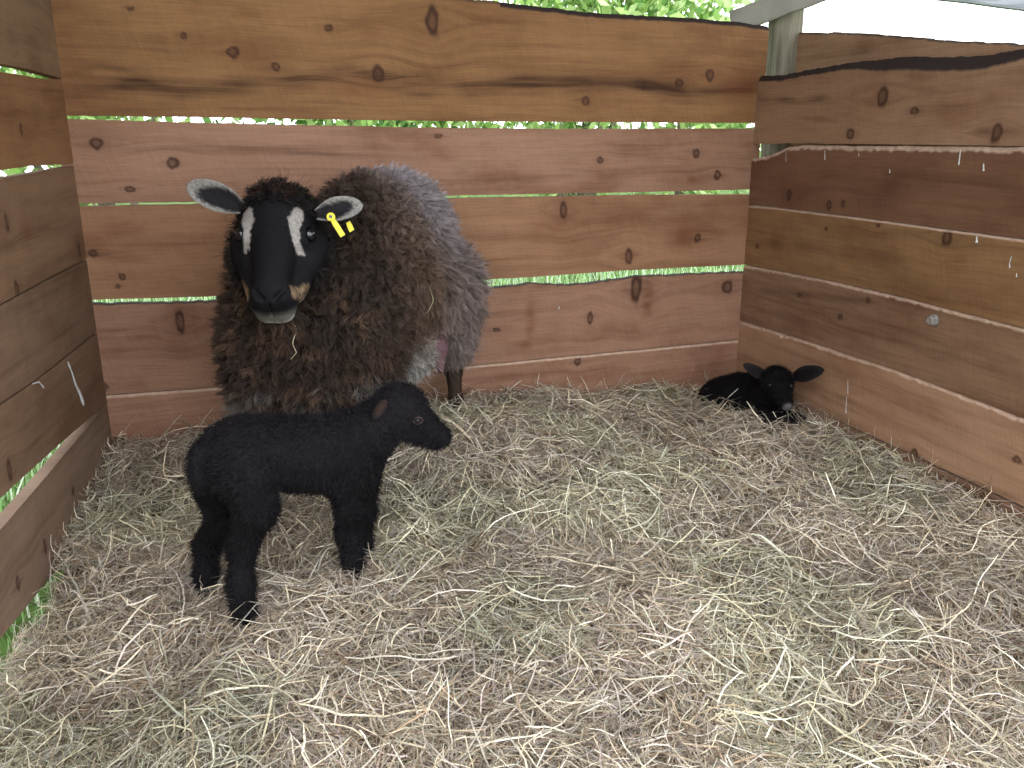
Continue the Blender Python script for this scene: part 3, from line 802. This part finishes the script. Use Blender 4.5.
def inpoly(x, y, poly):
    r = np.zeros(len(x), bool); poly = np.asarray(poly, float)
    for i in range(len(poly)):
        x1, y1 = poly[i - 1]; x2, y2 = poly[i]
        c = ((y1 > y) != (y2 > y)) & (x < (x2 - x1) * (y - y1) / (y2 - y1 + 1e-12) + x1)
        r ^= c
    return r
def polydist(x, y, poly):
    d = np.full(len(x), 1e9)
    poly = np.asarray(poly, float)
    for i in range(len(poly)):
        a = poly[i - 1]; b = poly[i]; ab = b - a
        t = np.clip(((x - a[0]) * ab[0] + (y - a[1]) * ab[1]) / (ab @ ab), 0, 1)
        d = np.minimum(d, np.hypot(x - a[0] - t * ab[0], y - a[1] - t * ab[1]))
    return np.where(inpoly(x, y, poly), -d, d)

# ---- the ewe
EWE = P(330, 470, 1.86); EWE[2] = .12
ewe = tag(empty('ewe', EWE), 'adult dark brown woolly ewe with black and white face and yellow ear tag', 'sheep')
poll = P(276, 186, 1.635); nose = P(268, 304, 1.475)
hL = np.linalg.norm(nose - poll); ha = (nose - poll) / hL
latp = P(322, 211, 1.60) - P(232, 200, 1.60)
hs = nrm(latp - ha * (latp @ ha)); hd = np.cross(ha, hs)
if hd[1] > 0: hd = -hd
K = hL / .235
def HP(s, a, d): return poll + (hs * s + ha * a + hd * d) * K
HF = np.stack([hs, ha, hd])
def hloc(V):
    q = (V - poll) / K; return q @ hs, q @ ha, q @ hd
def pxhead(x, y, dp=-.014):
    """a picture point on the face plane, in head coordinates"""
    r = ray(x, y); o = HP(0, 0, dp); t = ((o - CAM) @ hd) / (r @ hd); p = CAM + r * t
    q = (p - poll) / K; return q @ hs, q @ ha
def axis(segs):
    out = []
    for a, b, h in segs: out.append(np.arange(a, b, h))
    return np.concatenate(out + [[segs[-1][1]]])
hx = (-.54, -.26); hy = (1.42, 1.75); hz = (.52, .80)
G = Grid(axis([(-.68, hx[0], .006), (*hx, .0026), (hx[1], .06, .006)]), axis([(hy[0] - .02, hy[0], .006), (*hy, .0028), (hy[1], 2.26, .006)]), axis([(.06, hz[0], .006), (*hz, .0026), (hz[1], .86, .006)]))
# trunk
rump = P(432, 262, 2.0); mid = P(362, 268, 1.86); chest = P(284, 322, 1.735)
G.ell(P(404, 252, 1.98), (.090, .140, .150), k=.05)
G.ell(P(412, 282, 1.99), (.075, .115, .105), k=.05)
G.ell(P(372, 258, 1.87), (.130, .180, .150), k=.06)
G.ell(P(345, 300, 1.81), (.120, .150, .150), k=.05)
G.ell(P(345, 335, 1.80), (.115, .14, .120), k=.05)
G.ell(P(288, 330, 1.73), (.105, .10, .115), k=.05)
G.ell(P(278, 350, 1.72), (.090, .085, .095), k=.04)
G.ell(P(372, 215, 1.86), (.075, .12, .060), k=.05)
G.ell(P(352, 375, 1.76), (.065, .08, .055), k=.03)
G.ell(P(405, 345, 1.90), (.050, .09, .050), k=.03)
G.cone(P(284, 245, 1.73), P(286, 300, 1.73), .070, .095, .05)
# legs
def leg(hip, knee, hock, foot, r, k=.025):
    G.chain([hip, knee, hock, foot], r, k)
lf_ = [P(258, 372, 1.68), P(256, 415, 1.67), PZ(254, 475, .20) * 0 + np.array([P(256, 415, 1.67)[0], 1.665, .14])]
G.chain(lf_, [.055, .027, .02], .03)
rf_ = [P(322, 372, 1.70), P(317, 415, 1.69), np.array([P(317, 415, 1.69)[0], 1.69, .13])]
G.chain(rf_, [.055, .027, .02], .03)
nh = [P(438, 285, 2.01), P(455, 328, 2.05), P(453, 366, 2.14), P(456, 402, 2.13), P(455, 418, 2.12)]
G.chain(nh, [.085, .040, .022, .016, .017], .025)
fh = [P(400, 300, 1.96), P(402, 352, 1.97), P(398, 395, 2.02), P(399, 430, 2.0)]
G.chain(fh, [.06, .035, .020, .018], .025)
# head
G.cone(HP(0, .03, -.06), P(285, 268, 1.76), .052 * K, .075, .03)
G.ell(HP(0, .040, -.038), np.array([.062, .062, .050]) * K, HF, .02)
for sg in (-1, 1):
    G.ell(HP(sg * .044, .082, -.030), np.array([.024, .030, .026]) * K, HF, .014)
    G.cone(HP(sg * .046, .085, -.070), HP(sg * .028, .178, -.056), .036 * K, .024 * K, .016)
    G.ell(HP(sg * .050, .085, -.075), np.array([.034, .055, .036]) * K, HF, .02)
G.cone(HP(0, .05, -.026), HP(0, .185, -.020), .043 * K, .030 * K, .016)
G.ell(HP(0, .208, -.037), np.array([.043, .029, .038]) * K, HF, .014)
G.cone(HP(-.012, .214, -.062), HP(.012, .214, -.062), .022 * K, .022 * K, .008)
for sg in (-1, 1):
    G.ell(HP(sg * .019, .212, -.018), np.array([.013, .016, .018]) * K, HF, .008)
    G.cone(HP(sg * .010, .222, -.006), HP(sg * .025, .208, -.001), .0035 * K, .0045 * K, .004, cut=True)
    G.cone(HP(sg * .002, .236, -.060), HP(sg * .036, .212, -.066), .0030 * K, .0028 * K, .003, cut=True)
    G.ell(HP(sg * .0605, .086, -.022), .0135 * K, None, .006, cut=True)
G.cone(HP(0, .228, -.014), HP(0, .240, -.056), .0022 * K, .0025 * K, .003, cut=True)
V, F = G.surface(); V = relax(V, F, 1, .4)
s_, a_, d_ = hloc(V)
headm = (a_ > -.035) & (a_ < .26) & (np.abs(s_) < .11) & (d_ > -.11) & (V[:, 1] < 1.72)
# lumps of the fleece on the trunk, none on face and shins
N0 = vnormals(V, F)
shin = V[:, 2] < .30
wool = (~((a_ > .045) & headm)) & ~shin
lump = .010 * fbm(V * 26, 60, 3) + .006 * fbm(V * 60, 66, 2)
V = V + N0 * (lump * wool)[:, None]
N0 = vnormals(V, F)
BLACK = np.array([.0075, .0068, .0085])
def ewe_col(Vp, noise=True):
    """fleece colour by place on the animal"""
    back = sstep(0, 1, ((Vp - chest) @ nrm(rump - chest)) / np.linalg.norm(rump - chest))
    top = sstep(.50, .78, Vp[:, 2])
    k = vnoise(Vp * 16, 81); k2 = vnoise(Vp * 45, 83)
    c_dark = np.array([.040, .026, .021]); c_brn = np.array([.155, .095, .064]); c_gry = np.array([.30, .245, .245]); c_lilac = np.array([.38, .33, .35]); c_belly = np.array([.36, .33, .31])
    g = np.clip(sstep(.25, .75, back) * .9 + (k - .5) * .5, 0, 1)[:, None]
    c = c_dark * (1 - g) + c_brn * g
    g2 = np.clip(sstep(.80, 1.22, back + .30 * top) + (k2 - .5) * .3 * (back > .4), 0, 1)[:, None]
    c = c * (1 - g2) + c_gry * g2
    g3 = np.clip(sstep(1.08, 1.42, back + .35 * top + (k - .5) * .35), 0, 1)[:, None]
    c = c * (1 - g3) + c_lilac * g3
    bel = (sstep(.43, .36, Vp[:, 2]) * sstep(.38, .55, back) * sstep(1.05, .85, back))[:, None]
    c = c * (1 - bel) + c_belly * bel
    br = (sstep(.385, .35, Vp[:, 2]) * sstep(.35, .1, back) * .38 * sstep(.3, .7, k))[:, None]
    c = c * (1 - br) + c_belly * br
    rd = (sstep(.55, .9, k2) * sstep(.6, .1, back) * .6)[:, None]
    c = c * (1 - rd) + np.array([.17, .095, .055]) * rd
    return c
col = ewe_col(V) * .55
col[shin] = np.array([.05, .032, .025])
face = headm & (a_ > .02)
fcol = np.tile(BLACK, (len(V), 1))
WP = [pxhead(*q) for q in ((241, 207), (247, 207), (254, 215), (256, 225), (251, 236), (249, 246), (242, 247), (245, 234), (242, 222))]
WPR = [pxhead(*q) for q in ((298, 211), (304, 212), (304, 222), (300, 233), (300, 242), (303, 249), (296, 250), (292, 238), (290, 226), (295, 217))]
fr_ = d_ > -.045
jit = .0045 * fbm(V * 180, 90, 2)
for poly in (WP, WPR):
    dd = polydist(s_ + jit, a_ + jit, poly)
    w = (sstep(.002, -.0015, dd) * fr_ * .95)[:, None]
    fcol = fcol * (1 - w) + np.array([.36, .32, .30]) * w
for poly, cc in (([pxhead(*q, -.045) for q in ((234, 277), (240, 278), (248, 292), (251, 306), (245, 298))], (.30, .20, .12)), ([pxhead(*q, -.045) for q in ((309, 283), (302, 288), (292, 296), (287, 305), (296, 303))], (.30, .20, .12))):
    dd = polydist(s_ + jit, a_ + jit, poly); w = (sstep(.005, -.002, dd) * (a_ > .12) * (d_ < -.012) * .85)[:, None]
    fcol = fcol * (1 - w) + np.array(cc) * w
mz = (sstep(.214, .238, a_ - .35 * (d_ + .03) + jit) * sstep(-.024, -.050, d_) * .42)[:, None]
fcol = fcol * (1 - mz) + np.array([.40, .37, .34]) * mz
chn = (sstep(.185, .205, a_) * sstep(-.064, -.072, d_ - .30 * np.abs(s_) + jit * .5) * .9)[:, None]
fcol = fcol * (1 - chn) + np.array([.42, .385, .34]) * chn
col[face] = fcol[face]
ebody = mesh('body', V, F, M_SKIN, ewe, True, {'col': col})
# eyes
for sg in (-1, 1):
    c = HP(sg * .0570, .085, -.0245)
    v, f = ball(c, .0125 * K, 20, 14); mesh('eye', v, f, M_EYE, ewe)
# ears
pale_e = (.27, .245, .23); dark_e = (.014, .012, .014)
er_l = leaf_ear(P(243, 208, 1.62), P(186, 184, 1.60), np.array([-.10, -1, .35]), .027, .017, pale_e, dark_e, 'ear', ewe, .24, .006, (.10, .09, .09), blunt=.45)
er_r = leaf_ear(P(316, 215, 1.60), P(361, 203, 1.60), np.array([.1, -1, .42]), .023, .016, pale_e, dark_e, 'ear', ewe, .24, .006, (.10, .09, .09), blunt=.5)
# ear tags: a button on the inside, the long flap hanging below
q0 = P(331, 217, 1.568); q1 = P(343, 236, 1.562)
ax_ = nrm(q1 - q0); nn_ = nrm(np.array([.1, -1, .2]) - ax_ * (np.array([.1, -1, .2]) @ ax_)); sd_ = np.cross(ax_, nn_)
def slab(c0, c1, w0, w1, th, nn, sd):
    V = []
    for c, w in ((c0, w0), (c0 * .6 + c1 * .4, w1), (c1, w1)):
        for a, b in ((-1, -1), (1, -1), (1, 1), (-1, 1)): V.append(c + sd * w * a + nn * th * b)
    F = [(0, 3, 2, 1), (8, 9, 10, 11)]
    for i in range(2):
        for k in range(4): F.append((i * 4 + k, i * 4 + (k + 1) % 4, (i + 1) * 4 + (k + 1) % 4, (i + 1) * 4 + k))
    return np.array(V), F
tg = mesh('ear_tag', *join([slab(q0, q1, .0035, .0050, .0012, nn_, sd_), disc(q0 - nn_ * .001, nn_, ax_, sd_, .0078, .005, 18, 0, .001)]), M_TAG, er_r, False)
mesh('rivet', *disc(q0 + nn_ * .004, nn_, ax_, sd_, .003, .002, 12), M_EYE, tg, False)
t2 = mesh('ear_tag', *slab(P(348, 222, 1.615), P(352, 231, 1.612), .004, .005, .0012, nn_, sd_), M_TAG, er_r, False)
# udder
def udder():
    g = Grid(np.arange(-.27, -.08, .004), np.arange(1.84, 2.10, .004), np.arange(.28, .50, .004))
    g.ell(P(436, 347, 1.955), (.030, .040, .032), k=.02); g.cone(P(438, 352, 1.945), P(441, 370, 1.925), .017, .008, .012); g.cone(P(430, 352, 1.98), P(428, 368, 1.975), .016, .008, .012)
    return g.surface()
uv_, uf_ = udder()
ud = mesh('udder', uv_, uf_, M_SKIN, ewe, True, {'col': np.tile([.17, .095, .105], (len(uv_), 1))})
# hooves
def hoof(c, fwd, r=.018, h=.035, parent=None, sep=.5):
    fwd = nrm(np.array([fwd[0], fwd[1], 0.0])); sd = np.array([-fwd[1], fwd[0], 0])
    parts = []
    for sg in (-1, 1):
        V = []; n = 10; rings = [(0, 1.15, .35), (.5, 1.0, .18), (1, .8, 0)]
        for t, sc, fo in rings:
            for k in range(n):
                a = 2 * math.pi * k / n
                V.append(c + np.array([0, 0, h * t]) + sd * (sg * r * sep + math.cos(a) * r * .5 * sc) + fwd * (math.sin(a) * r * 1.0 * sc + fo * r))
        F = [tuple(range(n))[::-1], tuple(2 * n + k for k in range(n))]
        for i in range(2):
            for k in range(n): F.append((i * n + k, i * n + (k + 1) % n, (i + 1) * n + (k + 1) % n, (i + 1) * n + k))
        parts.append((np.array(V), F))
    return mesh('hoof', *join(parts), M_HOOF, parent)
for c in (lf_[-1], rf_[-1], nh[-1], fh[-1]):
    hoof(np.array([c[0], c[1], float(hay_z(c[0], c[1])) - .03]), (-.4, -1), .021, .04, ewe)

# fleece: curled locks, denser and combed long over the rump
view = nrm(V - CAM)
fc = (N0 * -view).sum(1)
wgt = np.where(wool, 1.0, 0.0) * sstep(-.45, -.1, fc)
cheek = headm & (a_ > .045) & (a_ < .17) & (d_ < -.060 - .1 * np.clip(a_ - .08, 0, 1)) & (np.abs(s_) > .02)
wgt = wgt * np.where(headm & (a_ > .045), 0, 1)
wgt = np.maximum(wgt, np.where(cheek | (headm & (a_ > .045) & (d_ < -.075)), .9, 0))
wgt = wgt * sstep(.045, .075, np.linalg.norm(V - P(438, 354, 1.93), axis=1))
nl = 8500
lp_, ln_ = scatter(V, F, N0, nl, wgt)
back = ((lp_ - chest) @ nrm(rump - chest)) / np.linalg.norm(rump - chest)
ls, la, ld = hloc(lp_)
oncheek = (la > .045) & (la < .2) & (np.abs(ls) < .1) & (ld > -.12) & (lp_[:, 1] < 1.72)
onhead = ((la > -.04) & (la < .06) & (np.abs(ls) < .075) & (lp_[:, 1] < 1.70)) | oncheek
flow = np.array([.35, .35, -1.0]) + rng.normal(0, .35, (nl, 3)); flow[back > .75] = np.array([.45, .2, -1.0]) + rng.normal(0, .15, ((back > .75).sum(), 3))
flow[(lp_[:, 2] > .74) & (back > .3)] += np.array([.9, .7, .4])
H = 11
lock_len = np.where(onhead, .013, .026 + .012 * rng.random(nl)) * np.where(back > .8, 1.55, 1.0)
lock_len = lock_len * np.where((back > .7) & (lp_[:, 2] < .44), .5, 1)
curl_l = np.where(back > .8, .10, .26)
lpath = hairs(lp_, ln_, flow, lock_len, curl_l, 6, .42, .18)
# fibres of a lock share its path with a small spread
off = rng.normal(0, 1, (nl, H, 3)) * .0034
t6 = np.linspace(0, 1, 6)
pts = lpath[:, None] + off[:, :, None] * (1.15 - .6 * t6)[None, None, :, None] + rng.normal(0, .0012, (nl, H, 6, 3)) * t6[None, None, :, None]
pts = pts.reshape(-1, 6, 3)
lc = ewe_col(lp_) * (.75 + .5 * rng.random(nl))[:, None]
lc[onhead] = np.array([.020, .015, .014]); rd_ = onhead & (np.abs(ls) < .03) & (rng.random(nl) < .5) & (la < .035); lc[rd_] = np.array([.06, .030, .022])
dk = (sstep(.09, .03, np.abs(ls)) * sstep(.30, .12, la) * (lp_[:, 1] < 1.74) * .6)[:, None]
lc = lc * (1 - dk * .75)
hc = np.repeat(lc, H, 0) * (.8 + .45 * rng.random(nl * H))[:, None]
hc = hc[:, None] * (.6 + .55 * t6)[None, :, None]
wd = np.full((nl * H, 6), .00055) * np.array([1, 1, 1, .9, .7, .2])
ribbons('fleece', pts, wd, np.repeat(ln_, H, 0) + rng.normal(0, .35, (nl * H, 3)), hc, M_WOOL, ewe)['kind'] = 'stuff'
# loose flyaway fibres
fp, fn = scatter(V, F, N0, 9000, wgt * np.where(headm, .25, 1))
fb = ((fp - chest) @ nrm(rump - chest)) / np.linalg.norm(rump - chest)
fl = np.array([.5, .3, -.7]) + rng.normal(0, .6, (9000, 3))
pts = hairs(fp, fn, fl, .020 + .035 * rng.random(9000), .2, 7, .35, .45)
ribbons('loose_fibres', pts, np.full((9000, 7), .00028), fn + rng.normal(0, .5, (9000, 3)), ewe_col(fp) * 1.1, M_WOOL, ewe)['kind'] = 'stuff'
# short hair of face and shins
wf = np.where((headm & (a_ > .03) & (a_ < .20)) | (shin & (V[:, 2] < .34)), 1.0, 0) * sstep(-.3, 0, fc)
sp, sn = scatter(V, F, N0, 9000, wf)
ss, sa, sd2 = hloc(sp)
pts = hairs(sp, sn, np.tile(ha, (9000, 1)), .004 + .003 * rng.random(9000), .05, 3, .8, .12)
cs = np.tile(BLACK * 1.2, (9000, 1))
for poly in (WP, WPR): cs[(polydist(ss, sa, poly) < 0) & (sd2 > -.045)] = (.42, .38, .36)
cs[sp[:, 2] < .40] = (.06, .038, .03)
ribbons('short_hair', pts, np.full((9000, 3), .00035) * np.array([1, .8, .2]), sn, cs, M_WOOL, ewe)['kind'] = 'stuff'

# wisps of hay caught in the fleece (each a bent stem lying on the wool)
def wisp(px, Y, w=.0011):
    p = np.array([P(x, y, Y) for x, y in px])
    t = np.linspace(0, len(p) - 1, 14); q = np.stack([np.interp(t, np.arange(len(p)), p[:, k]) for k in range(3)], -1)
    q[:, 1] += .006 * np.sin(t * 2)
    v, f = tube(q, w * np.linspace(1, .5, 14), 6)
    o = mesh('hay_stem', v, f, M_STRAW, None, True, {'col': np.tile([.62, .55, .36], (len(v), 1))}, q[0])
    return o
W1 = wisp([(292, 322), (296, 330), (293, 342), (297, 352), (290, 360)], 1.555, .0010); tag(W1, 'short pale hay stem hanging in the wool below the chin of the ewe', 'hay stem')
W2 = wisp([(424, 272), (430, 290), (434, 300), (428, 312), (418, 318)], 1.80, .0010); tag(W2, 'thin hay stem caught in the wool on the flank of the ewe', 'hay stem')
W3 = wisp([(416, 308), (418, 320), (416, 340)], 1.80, .0011); tag(W3, 'straight hay stem hanging down the wool above the udder', 'hay stem')
W4 = wisp([(404, 354), (413, 352)], 1.79, .0014); tag(W4, 'short white hay stem lying across the grey belly wool of the ewe', 'hay stem')

# ---- lamb coats
def coat(V, F, N, parent, n, ln, flow, col, curl=.25, wgt=None):
    view = nrm(V - CAM); w = sstep(-.4, -.05, (N * -view).sum(1))
    if wgt is not None: w = w * wgt
    p, nn = scatter(V, F, N, n, w)
    f = np.tile(np.asarray(flow, float), (n, 1)) + rng.normal(0, .3, (n, 3))
    pts = hairs(p, nn, f, ln * (.6 + .6 * rng.random(n)), curl, 4, .55, .3)
    c = col(p) * (.7 + .8 * rng.random(n))[:, None]
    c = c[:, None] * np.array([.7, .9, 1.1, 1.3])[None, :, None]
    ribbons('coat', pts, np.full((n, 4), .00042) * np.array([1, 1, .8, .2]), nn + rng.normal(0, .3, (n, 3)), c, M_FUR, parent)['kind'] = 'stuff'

# ---- the standing lamb
LB1 = np.array([*P(290, 560, 1.33)[:2], .08])
lamb = tag(empty('lamb', LB1), 'black newborn lamb standing on the hay in front of the ewe', 'lamb')
G = Grid(np.arange(-.62, -.05, .0032), np.arange(1.10, 1.56, .0034), np.arange(.03, .56, .0032))
k = .03
G.ell(P(240, 453, 1.30), (.054, .058, .058), k=k)
G.ell(P(232, 462, 1.29), (.046, .052, .050), k=k)
G.ell(P(268, 452, 1.325), (.062, .056, .058), k=k)
G.ell(P(302, 454, 1.355), (.066, .060, .064), k=k)
G.ell(P(338, 454, 1.385), (.058, .060, .066), k=k)
G.ell(P(352, 462, 1.39), (.042, .055, .060), k=k)
G.cone(P(350, 442, 1.40), P(384, 415, 1.43), .048, .036, .03)
G.cone(P(362, 452, 1.40), P(392, 420, 1.43), .032, .028, .03)
# head, pointing right and slightly down
hc0 = P(401, 406, 1.435); hm = P(443, 440, 1.425); A_ = nrm(hm - hc0); B_ = nrm(np.array([.0, -1.0, .1]) - A_ * (np.array([.0, -1.0, .1]) @ A_)); C_ = np.cross(A_, B_)
if C_[2] < 0: C_ = -C_
LF = np.stack([A_, B_, C_])
G.ell(hc0, (.044, .035, .038), LF, .015)
G.ell(P(407, 402, 1.43), (.030, .030, .026), LF, .012)
G.cone(P(411, 412, 1.43), P(438, 432, 1.425), .028, .0160, .012)
G.cone(P(402, 426, 1.43), P(436, 443, 1.425), .024, .0120, .012)
G.ell(P(442, 437, 1.425), (.0155, .0150, .0165), None, .008)
G.cone(P(437, 446, 1.405), P(451, 446, 1.42), .0014, .0014, .002, cut=True)
G.cone(P(448, 434, 1.405), P(451, 438, 1.409), .0020, .0014, .002, cut=True)
# near hind leg: stifle forward, hock back
nhf = PZ(243, 622, .078)
n1 = [P(247, 474, 1.270), P(257, 508, 1.255), P(242, 548, 1.270), P(241, 585, 1.245), P(244, 612, 1.235)]
G.chain(n1, [.046, .030, .0205, .0180, .0195], .018)
f1 = [P(216, 480, 1.33), P(226, 515, 1.345), P(207, 545, 1.365), P(206, 573, 1.345), P(209, 593, 1.335)]
G.chain(f1, [.040, .028, .0195, .0168, .018], .018)
a1 = [P(346, 470, 1.375), P(350, 505, 1.375), P(348, 532, 1.385), P(352, 556, 1.385), P(355, 571, 1.38)]
G.chain(a1, [.038, .024, .0190, .0158, .017], .016)
a2 = [P(362, 470, 1.43), P(364, 512, 1.435), P(362, 540, 1.44), P(363, 560, 1.435)]
G.chain(a2, [.034, .020, .016, .016], .014)
# tail hanging close behind the rump
G.chain([P(214, 440, 1.275), P(199, 455, 1.255), P(197, 472, 1.248), P(202, 485, 1.250)], [.018, .0155, .0145, .011], .003)
V, F = G.surface(); V = relax(V, F, 1, .4); N = vnormals(V, F)
V = V + N * (.0016 * fbm(V * 90, 31, 2))[:, None]; N = vnormals(V, F)
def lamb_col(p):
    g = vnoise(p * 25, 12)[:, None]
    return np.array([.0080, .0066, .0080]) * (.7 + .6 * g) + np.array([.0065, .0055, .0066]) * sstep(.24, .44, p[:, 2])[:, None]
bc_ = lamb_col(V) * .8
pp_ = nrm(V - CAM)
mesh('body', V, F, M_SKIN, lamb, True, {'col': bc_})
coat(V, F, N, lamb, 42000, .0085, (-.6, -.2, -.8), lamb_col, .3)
M_EYE2 = M_EYE.copy(); M_EYE2.name = 'dull_dark_eye'; M_EYE2.node_tree.nodes['Principled BSDF'].inputs['Roughness'].default_value = .3; M_EYE2.node_tree.nodes['Principled BSDF'].inputs['Specular IOR Level'].default_value = .35
ec = P(417.5, 420.5, 1.395)
hit = None
def surf_y(px, py, V, rad=3.0):
    """depth of the front surface seen at a picture point"""
    q = V - CAM; dpt = q @ FW; x = q[:, 0] / dpt * FPX + 512; y = -(q @ UP) / dpt * FPX + 384
    m = np.hypot(x - px, y - py) < rad
    return V[m][:, 1].min()
ye = surf_y(417.5, 420.5, V)
v, f = ball(P(417.5, 420.5, ye + .0035), .0072, 16, 12); mesh('eye', v, f, M_EYE2, lamb)
t = np.linspace(0, 2 * math.pi, 25)
rim = np.array([P(417.5 + 4.6 * math.cos(a) + .6, 420.5 + 3.2 * math.sin(a), ye - .0012) for a in t])
v, f = tube(rim, .0011, 6, False); mesh('eyelid', v, f, M_SKIN, lamb, True, {'col': np.tile([.10, .065, .06], (len(v), 1))})
leaf_ear(P(386, 400, 1.400), P(374, 419, 1.375), np.array([.35, -1, .1]), .0100, .005, (.012, .009, .009), (.030, .016, .013), 'ear', lamb, .3, .004, blunt=.4)
leaf_ear(P(392, 394, 1.465), P(379, 392, 1.485), np.array([.1, 1, .2]), .010, .005, (.02, .016, .016), (.03, .02, .02), 'ear', lamb, .3, .004)
for c, r in ((n1[-1], .0135), (f1[-1], .0125), (a1[-1], .012), (a2[-1], .011)):
    hoof(np.array([c[0], c[1], c[2] - .030]), (.9, .2), r, .024, lamb)

# ---- the lamb lying in the corner
LB2 = np.array([*P(752, 415, 2.28)[:2], .11])
lamb2 = tag(empty('lamb', LB2), 'small black lamb lying in the hay in the back right corner', 'lamb')
G = Grid(np.arange(.40, .90, .0036), np.arange(2.00, 2.46, .0036), np.arange(.03, .36, .0034))
G.ell(P(722, 398, 2.36), (.060, .060, .058), k=.03)
G.ell(P(741, 394, 2.33), (.062, .060, .060), k=.03)
G.ell(P(760, 398, 2.28), (.050, .060, .058), k=.03)
G.ell(P(712, 405, 2.32), (.038, .050, .045), k=.03)
G.cone(P(768, 400, 2.25), P(776, 386, 2.20), .048, .036, .03)
c0 = P(777, 381, 2.17); m0 = P(786, 404, 2.10); A2 = nrm(m0 - c0); B2 = nrm(np.array([1, .1, 0]) - A2 * (np.array([1, .1, 0]) @ A2)); C2 = np.cross(A2, B2)
LF2 = np.stack([B2, A2, C2])
G.ell(c0, (.042, .042, .036), LF2, .014)
G.cone(P(780, 390, 2.14), m0, .028, .0165, .014)
G.ell(m0, (.018, .015, .015), LF2, .008)
for sg in (-1, 1):
    q = m0 + B2 * sg * .0075 + A2 * .012 + (-.004) * np.array([0, 1, 0])
    G.cone(q, q + B2 * sg * .003, .002, .002, .002, cut=True)
# folded forelegs and hind leg
G.chain([P(762, 412, 2.22), P(773, 421, 2.13), P(790, 421, 2.12)], [.026, .019, .016], .014)
G.chain([P(776, 408, 2.23), P(786, 420, 2.16), P(797, 419, 2.18)], [.024, .017, .015], .014)
G.chain([P(722, 408, 2.30), P(741, 414, 2.24), P(716, 421, 2.23), P(700, 418, 2.26)], [.040, .024, .017, .014], .016)
V, F = G.surface(); V = relax(V, F, 1, .4); N = vnormals(V, F)
V = V + N * (.0016 * fbm(V * 90, 33, 2))[:, None]; N = vnormals(V, F)
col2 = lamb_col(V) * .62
dm = np.linalg.norm(V - (m0 + A2 * .012), axis=1)
w = (sstep(.017, .010, dm) * .9)[:, None]; col2 = col2 * (1 - w) + np.array([.13, .12, .125]) * w
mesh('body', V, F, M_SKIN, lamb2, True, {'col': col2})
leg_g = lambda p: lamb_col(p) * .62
away = sstep(.018, .028, np.linalg.norm(V - (m0 + A2 * .01), axis=1))
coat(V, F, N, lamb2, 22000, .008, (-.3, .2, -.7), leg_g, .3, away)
leaf_ear(P(766, 377, 2.18), P(745, 365, 2.17), np.array([-.05, -1, .25]), .0155, .008, (.020, .016, .017), (.009, .007, .008), 'ear', lamb2, .25, .004, blunt=.35)
leaf_ear(P(793, 377, 2.18), P(820, 370, 2.09), np.array([.1, -1, .45]), .0215, .008, (.020, .016, .017), (.009, .007, .008), 'ear', lamb2, .25, .004, blunt=.35)
for x, y in ((770, 385), (791, 386)):
    ye = surf_y(x, y, V)
    v, f = ball(P(x, y, ye + .0045), .0058, 14, 10); mesh('eye', v, f, M_EYE2, lamb2)
hoof(P(797, 421, 2.115) - np.array([0, 0, .012]), (1, 0), .010, .018, lamb2)
hoof(P(803, 419, 2.17) - np.array([0, 0, .012]), (1, 0), .010, .018, lamb2)
